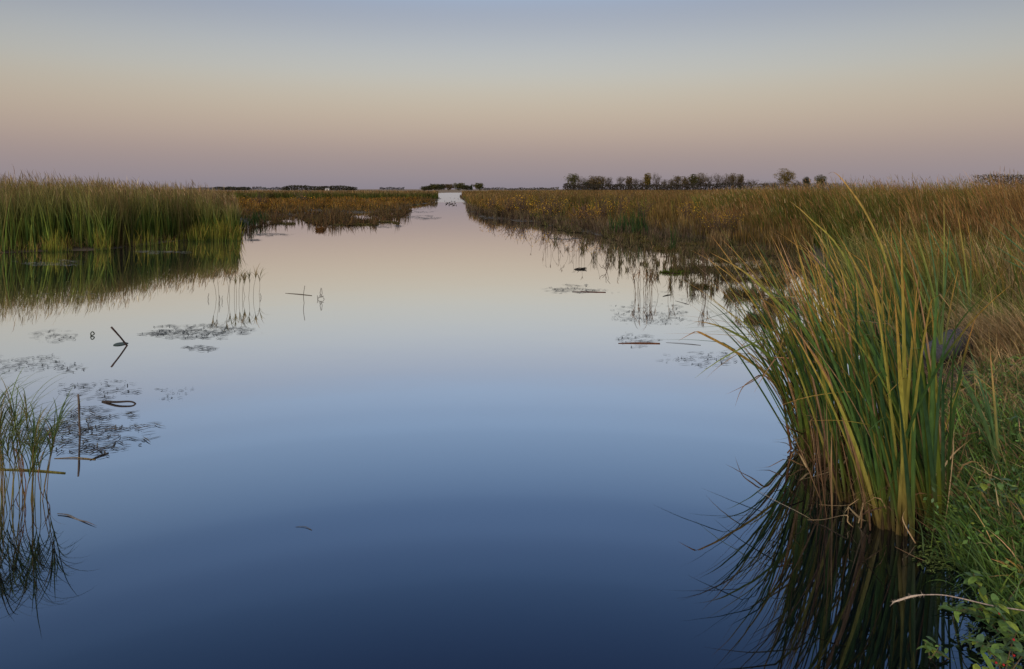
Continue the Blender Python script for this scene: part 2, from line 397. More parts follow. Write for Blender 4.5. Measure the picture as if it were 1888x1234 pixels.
# right bank bed : orange brown middle distance
N = 26000
evD = edge([(846, 363), (858, 370), (866, 385), (900, 399), (975, 406), (1040, 416), (1130, 428), (1210, 432), (1300, 440), (1400, 452), (1500, 470)])
u, P, D = bedpts(N, 852, 1500, evD, 480, 1.35, .8)
ed = D-DV(evD(u)); k = np.clip(ed/np.interp(u, [860, 1000], [8, 17]), 0, 1)
H = (np.interp(u, [850, 870, 1000, 1250, 1400], [1.4, 1.62, 1.78, 1.85, 2.0])*(.28+.72*k**.8))*rng.uniform(.75, 1.05, N)
H = np.where((u < 900) & (D > 110), H*.85, H)
kk = k[:, None]
gw = (fbm(P[:, 0], P[:, 1], 9, 51)[:, None] > .5)
low = pal(N, BRN+[(.07, .07, .03)])*(1-kk)+kk*np.where(gw, pal(N, GRN), pal(N, BRN+[(.08, .075, .03)]))
top = pal(N, BRN+TAN+ORG)*(1-kk)+kk*pal(N, ORG+[(.20, .13, .05), (.25, .15, .06)])
mid = np.where(gw, pal(N, GRN+[(.12, .10, .04)]), pal(N, [(.14, .10, .035), (.12, .09, .03), (.18, .12, .03)]))
g = reedbed('', '', '', P, D, H, top, low, 4, .65, .014, .15, PI, .3, midc=mid)
plumes(g, P[k > .8], H[k > .8], D[k > .8], ORG+TAN, .25, .2)
tag(g.build('brown_reed_bed', M_far), 'wide orange brown reed bed on the right of the channel', 'reeds', kind='stuff')

# low brown tangle along its water edge
evL = edge([(846, 364), (858, 371.5), (862, 386.5), (895, 401), (975, 409.5), (1040, 421), (1130, 438), (1210, 441), (1300, 440), (1370, 445), (1440, 451)])
N = 9000
u, P, D = bedpts(N, 848, 1440, evL, lambda u: DV(evL(u)-np.interp(u, [850, 900, 1100, 1440], [3, 6, 16, 26])), 1.0, 1.1)
H = rng.uniform(.1, .75, N)*(.5+.9*fbm(P[:, 0], P[:, 1], 1.6, 55))
PU = [(.11, .08, .06), (.15, .11, .08), (.09, .065, .055), (.18, .14, .085), (.10, .09, .045)]
g = reedbed('', '', '', P, D, H, pal(N, PU), pal(N, PU)*.8, 3, .5, .008, .25, PI, .5, azs=2)
tag(g.build('brown_tangle', M_far), 'low grey brown tangle of dead stems along the right water edge', 'dead stems', kind='stuff')

# right tall cattail bed
N = 19000
evE = edge([(1280, 421), (1330, 427), (1400, 434), (1480, 447), (1560, 490), (1700, 530), (2100, 545)])
u, P, D = bedpts(N, 1290, 2150, evE, lambda u: np.interp(u, [1300, 1500], [48, 75]), 1.25, 3)
H = np.interp(u, [1290, 1350, 1420, 1530, 1600, 1900], [2.0, 2.22, 2.35, 2.5, 2.6, 2.6])*rng.uniform(.78, 1.05, N)*(.84+.28*fbm(P[:, 0], P[:, 1], 4, 8))
back = np.clip((D-DV(evE(u)))/4.5, 0, 1)
H *= .45+.55*back
rt = np.clip((u-1500)/400, 0, 1)[:, None]
gr = (fbm(P[:, 0], P[:, 1], 3.2, 61)[:, None]-.10*rt) > .37+rng.normal(0, .06, (N, 1))
low = np.where(gr, pal(N, GRN, jit=.25), pal(N, BRN+TAN, jit=.25)); mid = np.where(gr, pal(N, GRN+[(.10, .11, .03)]), pal(N, ORG+BRN+[(.14, .12, .04)]))
top = np.where(gr, pal(N, [(.10, .11, .03), (.16, .12, .035), (.07, .09, .025), (.24, .13, .045)]), pal(N, [(.24, .12, .045), (.30, .16, .055), (.17, .11, .045)]))
low = np.where(gr, low*.5, low*.65); mid = np.where(gr, mid*.65, mid*.8); top = top*.85
g = reedbed('', '', '', P, D, H, top, low, 6, .8, .014, .35, PI, .6, midc=mid, azs=.6)
plumes(g, P, H, D, ORG+TAN, .3, .25)
n2 = 1500; u2 = rng.uniform(1560, 2100, n2); D2 = rng.uniform(9.2, 14, n2); q = fbm(u2/60, D2, .9, 77) > .5; u2, D2 = u2[q], D2[q]; n2 = len(u2); X2 = (u2-944)*D2/F
V, Fq, C = ribbons(np.stack([X2, D2, hgt(X2, D2)], -1), rng.uniform(.9, 1.7, n2), rng.uniform(.014, .024, n2), PI+rng.normal(0, .7, n2), rng.normal(.1, .1, n2), rng.normal(.5, .25, n2), 7,
                   pal(n2, [(.04, .07, .02), (.06, .09, .02)]), pal(n2, [(.12, .14, .03), (.22, .14, .04), (.28, .15, .05)]), tp=2); g.add(V, Fq, C)
tag(g.build('tall_cattail_bed', M_bed), 'tall green cattail bed with orange tips leaning left behind the right bank', 'cattails', kind='stuff')

# dry mixed grass between bed and bank
N = 15000
evF = edge([(1500, 535), (1560, 575), (1640, 640), (1700, 690), (1740, 600), (1800, 570), (2200, 560)])
u = rng.uniform(1500, 2150, N); D = rng.uniform(7.2, 17, N); X = (u-944)*D/F; z = hgt(X, D)
ok = (z > .0) & ~((u > 1600) & (u < 1805) & (D < 9.1)); u, D, X, z = u[ok], D[ok], X[ok], z[ok]
P = np.stack([X, D, z], -1); N = len(P)
fr = fbm(P[:, 0], P[:, 1], 1.0, 71)[:, None]
H = rng.uniform(.35, 1.0, N)*np.clip(.45+(D-7)/8, .4, 1.25)
low = np.where(fr > .38, pal(N, [(.06, .09, .02), (.04, .07, .018)]), pal(N, BRN+TAN)); top = np.where(fr > .42, pal(N, [(.09, .12, .025), (.17, .15, .045), (.12, .10, .035)]), pal(N, TAN+[(.38, .28, .14), (.30, .22, .10), (.24, .15, .06)]))
H = H*(.6+.9*fbm(P[:, 0], P[:, 1], .9, 72))
g = reedbed('', '', '', P, D, H, top, low, 5, .95, .010, .4, PI, .8, azs=1.3)
tag(g.build('dry_grass', M_grass), 'tangled tan and orange dry grass between the cattails and the green bank', 'grass', kind='stuff')

# sparse brown stalks, flooded flats on the right
def flats(N, u0, u1, v0f, v1f, th, hs, cols, k=1.0, seed=81, sx=70, fall=.3, mud=True, name='', label='', cat=''):
    u = rng.uniform(u0, u1, N); t = rng.uniform(0, 1, N); v = v0f(u)+(v1f(u)-v0f(u))*t
    f0 = .6*fbm(u, v*4.5, sx, seed)+.4*fbm(u, v*3, sx*.25, seed+5)
    ok = (f0+fall*(1-t)-.12 > th); u, v, t = u[ok], v[ok], t[ok]; P = onw(u, v); D = P[:, 1]; n = len(P); P[:, 2] = -.01
    H = rng.uniform(.25, 1, n)*hs*rng.choice([.3, .5, .7, 1, 1, 3.0], n)
    V, Fq, C = ribbons(P, H, pxw(D, .5*k)*rng.uniform(.6, 1.4, n), rng.uniform(0, 6.3, n), np.abs(rng.normal(.2, .25, n)), rng.normal(.4, .5, n), 3, pal(n, cols)*.8, pal(n, cols))
    g = G().add(V, Fq, C)
    q = rng.uniform(size=n) < .35; m = q.sum(); L = D[q]*rng.uniform(2, 9, m)/683; a = rng.normal(0, .5, m); Q = P[q].copy(); Q[:, 2] = .006+rng.uniform(0, .02, m)
    d = np.stack([np.cos(a), np.sin(a), 0*a], -1)*L[:, None]/2; e = np.stack([-np.sin(a), np.cos(a), 0*a], -1)*(D[q]/683*rng.uniform(1.0, 3.5, m))[:, None]/2
    V = np.stack([Q-d, Q+e, Q+d, Q-e], 1); g.add(V, np.arange(m*4).reshape(m, 4), np.repeat(pal(m, cols)*.7, 4, 0))
    tag(g.build(name, M_far), label, cat, kind='stuff')
MUD = [(.08, .065, .045), (.12, .09, .06), (.06, .055, .035), (.16, .12, .075), (.09, .095, .035), (.13, .13, .05)]
flats(24000, 1110, 1500, edge([(1110, 432), (1210, 434), (1440, 446), (1500, 460)]), edge([(1110, 442), (1200, 480), (1260, 530), (1330, 575), (1400, 625), (1500, 690)]), .575, .20, MUD, label='patchy brown stubble and mats in the shallow water by the right shore', name='drowned_stubble', cat='stubble')
flats(9000, 1000, 1220, edge([(1000, 412), (1130, 436), (1220, 436)]), edge([(1000, 420), (1130, 452), (1220, 466)]), .58, .14, MUD, seed=31, label='broken brown stubble fringe below the yellow shrubs', name='drowned_stubble', cat='stubble')
BR2 = [(.09, .06, .04), (.13, .085, .05), (.07, .05, .035), (.11, .10, .04), (.17, .10, .04)]
flats(20000, 446, 760, edge([(446, 398), (560, 396), (735, 388), (760, 384)]), edge([(446, 442), (480, 436), (560, 424), (640, 420), (735, 416), (760, 392)]), .575, .24, BR2, seed=17, sx=60, fall=.34, label='dark broken stubble standing in the water of the left flats', name='drowned_stubble', cat='stubble')

# ------------------------------------------------------------------ shrubs with yellow leaves
def shrub(u, v, h, w, label, cols, n=240, name='yellow_leaved_shrub', group=None):
    b = onw(u, v); b[2] = max(float(hgt(b[0], b[1])), 0); D = b[1]; h = h*1.25; w = w*1.2
    root = empty(name, b); tag(root, label, 'shrub', group)
    g = G(); gf = G()
    for i in range(14):
        a = rng.uniform(0, 2*PI); r = rng.uniform(.1, .5)*w
        tip = c3(math.cos(a)*r, math.sin(a)*r, h*rng.uniform(.6, 1))
        tube(g, [c3(math.cos(a)*.03, math.sin(a)*.03, -.05), tip*.5+c3(rng.normal()*.05, 0, 0), tip], max(.006, .22*D/683)*np.array([1, .8, .5]), (.08, .055, .045), 4, n=5)
        for j in range(3):
            t = rng.uniform(.3, .9); p0 = tip*t; p1 = p0+rng.normal(0, .18, 3)*w+c3(0, 0, .15*h)
            tube(g, [p0, p1], max(.004, .16*D/683), (.09, .06, .045), 3)
    g.build('stem', M_dead, root)
    a = rng.uniform(0, 2*PI, n); r = np.sqrt(rng.uniform(0, 1, n))*w*.5; z = rng.beta(2.2, 1.5, n)*h
    cl = fbm(np.cos(a)*r*3+u, z*4, .8, int(u) % 97)
    ok = cl > .38
    V, Fq, C = cards(np.stack([np.cos(a)*r, np.sin(a)*r, z], -1)[ok], rng.uniform(.7, 1.5, n)[ok]*max(.03, D/683*.95), pal(n, cols)[ok])
    gf.add(V, Fq, C); gf.build('foliage', M_crown, root)
YL = [(.50, .33, .03), (.42, .26, .025), (.32, .18, .02)]
OL = [(.34, .19, .03), (.26, .13, .03), (.40, .23, .025)]
SH = [(905, 397, 1.15, 1.6, 'orange leaved shrub at the channel mouth, farthest left on the right bank', OL),
      (938, 401, 1.2, 1.6, 'orange brown shrub second from the channel mouth on the right bank', OL),
      (966, 402, 1.45, 1.7, 'tall pale yellow shrub third from the channel mouth', YL),
      (1003, 408, 1.35, 1.7, 'bright yellow shrub before the tan reeds right of the channel', YL),
      (1026, 410, 1.25, 1.6, 'bright yellow shrub right beside its bright twin near the waterline', YL),
      (1070, 419, 1.1, 1.5, 'rounded dark orange shrub overhanging the water', OL),
      (1088, 421, 1.0, 1.1, 'small orange shrub beside the rounded dark orange one', OL),
      (1112, 419, 1.3, 1.1, 'slim yellow leaved shrub left of the green rush clump', YL),
      (1143, 418, 1.5, 1.1, 'tall thin yellow shrub behind the green rush clump', YL),
      (1184, 424, 1.2, 1.1, 'yellow green shrub right of the green rush clump', [(.24, .22, .03), (.18, .17, .03)]),
      (1270, 426, 1.2, 1.1, 'sparse yellow shrub among brown reeds left of the pale grass tuft', YL),
      (1322, 440, 1.05, 1.2, 'sparse yellow shrub rising over the pale dry grass tuft', YL),
      (1350, 436, .8, .9, 'small yellow shrub right of the pale dry grass tuft', YL),
      (560, 376, .9, 3.2, 'low orange shrub patch before the left reed belt', OL),
      (478, 382, .9, 2.6, 'orange shrub patch near the end of the tall left reed bed', OL)]
for s in SH: shrub(*s, n=340 if s[1] > 400 else 240)

# ------------------------------------------------------------------ hummocks (things: one per tuft island)
def hummock(u, v, wpx, h, label, cols=None, n=260, name='grass_hummock'):
    b = onw(u, v); D = b[1]; wx = wpx*D/F/2; wy = min(wx*.6, max(.12, wx*.5))
    cols = cols or [(.10, .10, .03), (.14, .11, .045), (.08, .085, .03), (.19, .14, .07)]
    r = np.sqrt(rng.uniform(0, 1, n)); a = rng.uniform(0, 2*PI, n)
    P = np.stack([r*np.cos(a)*wx, r*np.sin(a)*wy, np.full(n, .0)], -1)
    g = G(); V, Fq, C = ribbons(P, h*rng.uniform(.3, 1.15, n)*(1-.5*r*r), pxw(np.full(n, D), .5), a+rng.normal(0, .6, n), rng.uniform(.05, .5, n), rng.uniform(.2, 1.1, n), 3, pal(n, cols)*.8, pal(n, cols))
    g.add(V, Fq, C)
    nr = 14; aa = np.linspace(0, 2*PI, nr, endpoint=False); rr = 1+.18*rng.normal(size=nr)
    ring = lambda k, z: np.stack([np.cos(aa)*wx*k*rr, np.sin(aa)*wy*k*rr, np.full(nr, z)], -1)
    V = np.concatenate([ring(1.05, -.02), ring(.9, .012), ring(.5, .04*min(1, h*3)), ring(.05, .05*min(1, h*3))])
    q = [[k*nr+j, k*nr+(j+1) % nr, (k+1)*nr+(j+1) % nr, (k+1)*nr+j] for k in range(3) for j in range(nr)]
    g.add(V, q, c3(.03, .024, .014)); tag(g.build(name, M_far), label, 'hummock', 'grass hummocks in the shallow water').location = [float(q_) for q_ in b]
HM = [(590, 425, 16, .28, 'small rusty hummock alone in the water before the left flats', [(.2, .10, .035), (.15, .08, .03)]),
      (578, 407, 34, .22, 'olive brown hummock at the left end of the flooded flats', None),
      (655, 415, 90, .14, 'long low hummock at the water edge of the left flats', None),
      (530, 413, 30, .16, 'small dark hummock near the yellow sedge corner', None),
      (695, 410, 70, .16, 'low hummock at the right end of the left flats', None),
      (500, 405, 46, .16, 'flat olive hummock behind the yellow sedge corner', None),
      (730, 412, 14, .12, 'tiny hummock off the tip of the left flats', None),
      (1158, 440, 66, .34, 'hummock of pale grass under the green rush clump', None),
      (1240, 462, 66, .2, 'low grassy hummock right of the green rush clump', None),
      (1215, 460, 26, .18, 'narrow hummock touching the low grassy one', None),
      (1300, 468, 70, .22, 'olive hummock below the pale dry grass tuft', None),
      (1330, 452, 60, .26, 'tan grass hummock at the foot of the pale dry grass tuft', None),
      (1243, 503, 56, .13, 'bright green leafy mat on the water left of brown twigs', [(.09, .13, .02), (.07, .11, .02)]),
      (1310, 497, 74, .16, 'dull green mat behind the bare brown twigs', [(.08, .10, .03), (.12, .09, .04)]),
      (1290, 530, 34, .14, 'small rusty mat at the foot of bare brown twigs', [(.14, .09, .04), (.08, .09, .03)]),
      (1372, 545, 76, .30, 'shaggy tan hummock beside the leaning cattail tips', None),
      (1398, 500, 70, .24, 'tangled brown hummock behind the cattail tips', None),
      (1425, 520, 60, .34, 'dense brown hummock half hidden by the cattail clump', None),
      (1360, 515, 50, .12, 'thin scrap of brown grass between two mats', None),
      (1275, 452, 40, .16, 'narrow tan hummock behind the olive one', None), (1395, 470, 80, .22, 'wide brown hummock inland of the tangled one', None),
      (1345, 482, 60, .12, 'low flat hummock between the olive one and the brown twigs', None), (1190, 447, 24, .14, 'small hummock just off the green rush clump', None),
      (1440, 560, 60, .3, 'rusty brown hummock seen through the cattail leaves', [(.16, .09, .04), (.09, .07, .03)]), (1395, 590, 44, .2, 'small dark hummock lowest beside the cattails', None)]
for s in HM: hummock(*s[:5], cols=s[5], n=int(140+s[2]*4))

# green rush clump, pale dry tuft and lone standing tufts
def tuft(name, cat, u, v, wpx, h, n, cb, ct, label, lean=.1, bend=.3, wk=.6, w0=.006, group=None, z=0, mat=None, az=None, azs=2):
    b = onw(u, v, z); b[2] = z; D = b[1]; wx = wpx*D/F/2
    g = G(); P = np.stack([rng.uniform(-1, 1, n)*wx, rng.normal(0, .4, n)*wx, np.full(n, -.02)], -1)
    azz = rng.uniform(0, 2*PI, n) if az is None else az+rng.normal(0, azs, n)
    V, Fq, C = ribbons(P, h*rng.uniform(.45, 1.05, n), np.maximum(w0, pxw(np.full(n, D), wk)), azz, rng.normal(lean, .1, n), rng.normal(bend, .3, n), 5, pal(n, cb), pal(n, ct))
    g.add(V, Fq, C); return tag(g.build(name, mat or M_far, loc=None), label, cat, group), b
def place(t): t[0].location = [float(q) for q in t[1]]; return t[0]
GD = [(.04, .08, .025), (.05, .09, .03), (.03, .065, .03)]
place(tuft('rush_clump', 'rushes', 1160, 436, 70, 1.45, 130, GD, GD+[(.12, .12, .04)], 'dark green rush clump standing in the water before the brown reeds', lean=.05, bend=.25, wk=.7))
place(tuft('rush_clump', 'rushes', 1240, 463, 8, 1.1, 14, GD, GD, 'few thin dark green rushes rising from a low hummock', lean=.02, bend=.1))
place(tuft('dry_grass_tuft', 'grass', 1324, 456, 34, .75, 170, TAN+BRN, [(.3, .22, .12), (.24, .17, .09)], 'pale tan dry grass tuft standing in the right shallows'))
for (u_, v_, h_, l_) in [(620, 410, 1.0, 'dark thin stalk bunch at the middle of the left flats'), (742, 393, 1.2, 'tall brown stalk bunch on the point left of the channel'),
                         (710, 398, 1.1, 'dark brown stalk bunch inland of the point left of the channel'), (478, 412, .9, 'thin green stalks in the water right of the yellow sedge'),
                         (455, 420, .9, 'thin green stalks nearest the corner of the yellow sedge'), (793, 374, 1.1, 'small reddish stalk bunch at the narrowing of the channel')]:
    gr_ = GD if 'green' in l_ else BRN
    place(tuft('stalk_bunch', 'stalks', u_, v_, 26, h_, 70, gr_, gr_, l_, wk=.45, lean=.03, bend=.1))

# emergent reed plants : stem + arching leaves, one object each
def reedplant(u, v, h, nl, cs, cl, label, group, leaf=.35, w=.006, lean=0.0, name='reed_plant', bunch=1, leafbend=1.3, stemr=.0035):
    b = onw(u, v); D = b[1]
    root = empty(name, b); tag(root, label, 'reed', group)
    g = G(); gl = G()
    for k in range(bunch):
        off = c3(rng.normal()*.02, rng.normal()*.02, 0)*(bunch > 1)
        hh = h*rng.uniform(.8, 1.02); tx = lean*hh+rng.normal()*.06*hh
        path = smoothpath([off+c3(0, 0, -.05), off+c3(tx*.25+rng.normal()*.015, rng.normal()*.015, hh*.4), off+c3(tx*.6, rng.normal()*.02, hh*.75), off+c3(tx, 0, hh)], 8)
        sr = max(stemr, .13*D/683)
        tube(g, path, np.array([sr, sr*.6]), np.array(cs)*rng.uniform(.7, 1.2), 5)
        for i in range(nl):
            t = rng.uniform(.5 if bunch == 1 and h > .36 and D < 6 else .62, 1.0); j = int(t*7); p0 = path[j]
            a = rng.uniform(0, 2*PI); L = leaf*rng.uniform(.6, 1.15); s = np.linspace(0, 1, 9)
            th = rng.uniform(.1, .5)+leafbend*rng.uniform(.6, 1.4)*s**1.2
            x = np.concatenate([[0], np.cumsum(np.sin(th[:-1])*L/8)]); z = np.concatenate([[0], np.cumsum(np.cos(th[:-1])*L/8)])
            c = np.array(cl[rng.integers(len(cl))])*rng.uniform(.75, 1.25)
            vleaf(gl, np.stack([p0[0]+x*math.cos(a), p0[1]+x*math.sin(a), p0[2]+z], -1), max(w, .5*D/683), [c*.9, c, c*1.15+c3(.03, .01, 0)], a+PI/2, .4)
    g.build('stem', M_dead, root)
    if nl: gl.build('foliage', M_near, root)
    return root
TG = [(.16, .12, .05), (.11, .10, .04), (.20, .14, .07), (.08, .09, .03)]
for k, (u_, v_, h_, ln) in enumerate([(399, 551, .52, -.1), (404, 549, .58, -.02), (418, 552, .60, .02), (424, 550, .55, -.03), (432, 548, .56, .03), (441, 549, .48, .05),
                                 (447, 551, .58, 0), (453, 547, .52, .04), (458, 549, .56, -.02), (467, 547, .54, .06), (477, 543, .45, .05), (436, 552, .42, -.08)]):
    reedplant(u_, v_, h_*.93, 9, (.10, .075, .045), TG, 'thin tan reed with drooping leaves in the small stand above the long weed raft', 'reeds of the small stand in open water on the left', .30, .008, ln)
for u_, v_, h_ in [(385, 552, .14), (403, 560, .18), (410, 556, .12), (480, 549, .1)]:
    reedplant(u_, v_, h_, 0, (.07, .055, .045), TG, 'broken stalk stub beside the small reed stand on the left', 'broken stubs by the small reed stand', stemr=.006, name='stalk_stub')
# front left green reed plants
LG = [(.065, .11, .03), (.05, .085, .03), (.10, .13, .04), (.04, .07, .03), (.14, .12, .05)]
for k in range(42):
    u_ = rng.uniform(-110, 88); v_ = 922+rng.normal()*16-(u_ > 60)*4
    reedplant(u_, v_, rng.uniform(.38, .78)*(1-.12*(u_ > 70)), 10, (.17, .12, .05) if k % 2 else (.13, .13, .04), LG, 'green reed with arching leaves in the front left stand', 'green reeds at the front left corner',
              .42, .007, rng.normal()*.14, stemr=.003, leafbend=1.5)
for k in range(9):
    u_ = rng.uniform(-60, 80); v_ = 905+rng.normal()*25
    reedplant(u_, v_, rng.uniform(.2, .45), 3, (.22, .10, .05), [(.20, .10, .05), (.26, .17, .08)], 'dead rust coloured reed stem in the front left stand', 'dead stems in the front left stand', .2, .007, rng.normal()*.3, name='dead_reed')

# right side emergent stands
TB = [(.10, .07, .045), (.14, .10, .06), (.16, .10, .05), (.07, .05, .04)]
for (u_, v_, h_, ln, nl) in [(1007, 471, .45, 0, 2), (1002, 474, .22, -.2, 0), (1018, 470, .35, .5, 2), (1030, 471, .5, .3, 3), (1048, 470, .45, -.5, 2), (1034, 473, .3, -.3, 1),
                             (1056, 478, .5, .1, 1), (1063, 472, .6, 0, 2), (1068, 474, .5, -.1, 1), (1073, 476, .62, .02, 2), (1077, 474, .55, .05, 1)]:
    reedplant(u_, v_, h_, nl, (.10, .075, .05), TB, 'thin brown stalk in the loose stand off the right bank', 'thin stalks in the loose stand off the right bank', .2, .006, ln, name='dead_reed')
reedplant(979, 455, .38, 3, (.10, .075, .05), TB, 'lone thin stalk standing in open water left of the loose stand', None, .1, .005, 0, name='dead_reed')
for k in range(20):
    u_ = rng.uniform(1166, 1204); v_ = 546+rng.normal()*6
    reedplant(u_, v_, rng.uniform(.38, .60), 4, (.11, .075, .045), TB+[(.20, .11, .05)], 'brown reed of the dense stand in open water on the right', 'brown reeds of the dense stand', .22, .005, rng.normal()*.12, name='dead_reed')
for (u_, v_, h_, l_) in [(1214, 545, .4, 'bent thin twig right of the dense brown stand'), (1232, 549, .35, 'small arching twig between the dense stand and the brown twigs'),
                         (1240, 527, .75, 'tall thin bare stem between the green mat and the dense stand'), (1296, 528, .85, 'bare branching brown twigs on the small rusty mat'),
                         (1304, 530, .9, 'tallest bare brown twig behind the leaning cattail tips'), (1338, 520, .8, 'bare brown twigs right of the small rusty mat'), (1358, 555, .5, 'dark bare twigs in front of the shaggy tan hummock'),
                         (1390, 560, .55, 'dark twigs beside the cattail tips, nearest the cattails'), (1410, 590, .6, 'rust brown stalks seen through the cattail tips'), (1428, 600, .5, 'rust brown stalks just behind the cattail leaves')]:
    reedplant(u_, v_, h_, 5, (.09, .06, .045), TB, l_, None, .2, .005, rng.normal()*.15, name='bare_twig', bunch=1 if 'thin' in l_ or 'small' in l_ else 7, leafbend=.5)
for k in range(85):
    t_ = rng.uniform(0, 1)**.8; u_ = rng.uniform(1000, 1180)+t_*230; v_ = np.interp(u_, [1040, 1200, 1450], [438, 455, 470])+rng.uniform(0, 1)**1.3*np.interp(u_, [1040, 1200, 1450], [22, 60, 120])
    place(tuft('grass_sprig', 'grass', u_, v_, rng.uniform(4, 12), rng.uniform(.12, .55), int(rng.uniform(9, 22)), MUD, TAN+MUD+BRN, 'small sprig of brown marsh grass standing in the right shallows', wk=.5, lean=.15, bend=.5, group='grass sprigs in the right shallows'))
for k in range(30):
    u_ = rng.uniform(455, 750); v_ = np.interp(u_, [455, 560, 750], [412, 402, 392])+rng.uniform(0, 1)*np.interp(u_, [455, 600, 750], [24, 20, 14])
    place(tuft('grass_sprig', 'grass', u_, v_, rng.uniform(4, 11), rng.uniform(.25, .9), int(rng.uniform(7, 14)), BR2, BRN+BR2, 'small dark sprig of stalks standing in the flooded left flats', wk=.45, lean=.06, bend=.2, group='dark sprigs in the left flats'))
for k in range(34):
    u_ = rng.uniform(1000, 1230); v_ = rng.uniform(0, 1)*np.interp(u_, [1000, 1100, 1230], [45, 48, 60])+np.interp(u_, [1000, 1100, 1230], [425, 438, 452])
    reedplant(u_, v_, rng.uniform(.2, .75), int(rng.integers(0, 4)), (.09, .07, .045), TB, 'slender dead stem among those dotted over the right shallows', 'slender dead stems in the right shallows', .2, .006, rng.normal()*.15, name='dead_reed')
# forked dead weed
gq = G(); b = onw(1119, 501)
for pts in [[(0, 0, -.02), (-.04, 0, .08), (-.12, 0, .17)], [(0, 0, 0), (-.03, .01, .1), (-.02, 0, .3)], [(0, 0, 0), (.03, 0, .12), (.05, 0, .22)], [(-.04, 0, .08), (-.16, 0, .12), (-.2, 0, .2)], [(-.03, 0, .1), (.0, 0, .2), (.09, .0, .33)]]:
    tube(gq, pts, .006, (.09, .065, .05), 5, n=6)
tag(gq.build('forked_weed', M_dead), 'forked dead weed standing alone right of the loose stalk stand', 'weed').location = [float(q) for q in b]

# ------------------------------------------------------------------ floating rafts of weed (stuff, one object per raft)
def raft(u0, u1, v0, v1, n, label, cols, L=.06, name='floating_weed', ell=True, wid=.35, cat='weed raft', clump=.45):
    uu = rng.uniform(-1, 1, n*3); vv = rng.uniform(-1, 1, n*3)
    ok = (uu**2+vv**2 < 1) if ell else np.ones(n*3, bool)
    uu, vv = uu[ok], vv[ok]
    u = (u0+u1)/2+(u1-u0)/2*uu; v = (v0+v1)/2+(v1-v0)/2*vv
    cl = .62*fbm(u, v*7, (u1-u0)*.16+5, int(u0) % 89)+.38*vnoise(u, v*5, 5, 7)-.03
    ok = (cl > clump+.35*np.clip(uu**2+vv**2+.5*(fbm(u, v*4, (u1-u0)*.25+5, 3+int(v0) % 7)-.5)*2-.35, 0, 1)); u, v = u[ok][:n], v[ok][:n]; n = len(u)
    P = onw(u, v, .004); P[:, 2] = .004+rng.uniform(0, .006, n)
    D = P[:, 1]; a = rng.normal(0, .7, n)+rng.choice([0, .5], n); Ln = L*rng.uniform(.3, 1.4, n)*rng.choice([.4, 1, 1.5], n); wd = np.maximum(Ln*wid*rng.uniform(.3, .8, n), .0035)
    wd = np.minimum(np.maximum(wd, .25*D/683), np.maximum(.011, .5*D/683))
    d = np.stack([np.cos(a), np.sin(a), 0*a], -1); e = np.stack([-np.sin(a), np.cos(a), 0*a], -1)
    k = rng.normal(0, .25, n)[:, None]
    h = Ln[:, None]/2; w = wd[:, None]/2
    pts = [P-d*h, P-d*h*.3+e*k*h*.6, P+d*h*.35+e*k*h*.6, P+d*h]
    ws = [w*.3, w, w*.9, w*.2]
    V = np.stack([x for p_, w_ in zip(pts, ws) for x in (p_-e*w_, p_+e*w_)], 1)   # n,8,3
    V[:, 2:6, 2] += rng.uniform(0, .004, (n, 1))
    q = np.array([[0, 1, 3, 2], [2, 3, 5, 4], [4, 5, 7, 6]])[None]+(np.arange(n)*8)[:, None, None]
    g = G().add(V, q, np.repeat(pal(n, cols, jit=.3), 8, 0))
    return tag(g.build(name, M_float), label, cat, kind='stuff')
DK = [(.014, .014, .013), (.024, .02, .016), (.010, .012, .012)]
LT = [(.05, .045, .04), (.02, .018, .015), (.08, .07, .055), (.03, .024, .016)]
raft(250, 492, 597, 627, 620, 'long dark weed raft below the small reed stand', DK, .11, clump=.42)
raft(335, 402, 636, 648, 90, 'small dark weed scrap under the long raft', DK, .08)
raft(55, 155, 606, 632, 120, 'scattered weed flecks left of the leaning stick', DK, .09)
raft(-60, 175, 652, 692, 330, 'loose weed flecks left of the leaning stick, nearer the camera', DK, .07)
raft(85, 275, 697, 738, 200, 'weed flecks behind the curled stalk', DK, .07)
raft(280, 368, 708, 742, 90, 'fine weed specks right of the curled stalk', DK, .03)
raft(30, 300, 748, 846, 560, 'brown weed mat round the thin standing stake', LT, .10, clump=.42)
raft(1002, 1128, 524, 543, 330, 'dark weed raft under the loose stalk stand', DK, .11, clump=.4)
raft(1120, 1290, 558, 602, 420, 'weed raft round the dense brown stand', DK, .08, clump=.42)
raft(1125, 1220, 612, 642, 90, 'weed scraps beside the red brown floating stalk', DK, .10)
raft(1210, 1385, 636, 684, 170, 'weed flecks under the bent cattail leaf', DK, .08)
raft(20, 175, 477, 492, 220, 'pale scum streak in the dark reflection of the left reeds', [(.16, .16, .15), (.12, .12, .11)], .18, clump=.48, name='floating_scum')
raft(235, 352, 462, 469, 150, 'pale scum streak close under the left reed edge', [(.16, .16, .15)], .18, clump=.45, name='floating_scum')
raft(50, 240, 535, 552, 120, 'faint scum streaks low in the left reed reflection', [(.16, .16, .15)], .16, name='floating_scum')
raft(742, 812, 397, 406, 300, 'dark weed bar at the left of the channel, nearer one', DK, .5, clump=.4)
raft(745, 805, 385, 393, 220, 'dark weed bar at the left of the channel, farther one', DK, .5, clump=.4)
raft(690, 752, 415, 421, 160, 'weed streak off the tip of the left flats', DK, .35)
raft(468, 548, 429, 437, 260, 'weed streak right of the yellow sedge', DK, .3, clump=.4)
raft(446, 482, 440, 445, 110, 'short weed streak touching the yellow sedge corner', DK, .3)
raft(870, 980, 394, 406, 200, 'pale weed bar under the brown reeds right of the channel', [(.12, .12, .11)], .4)
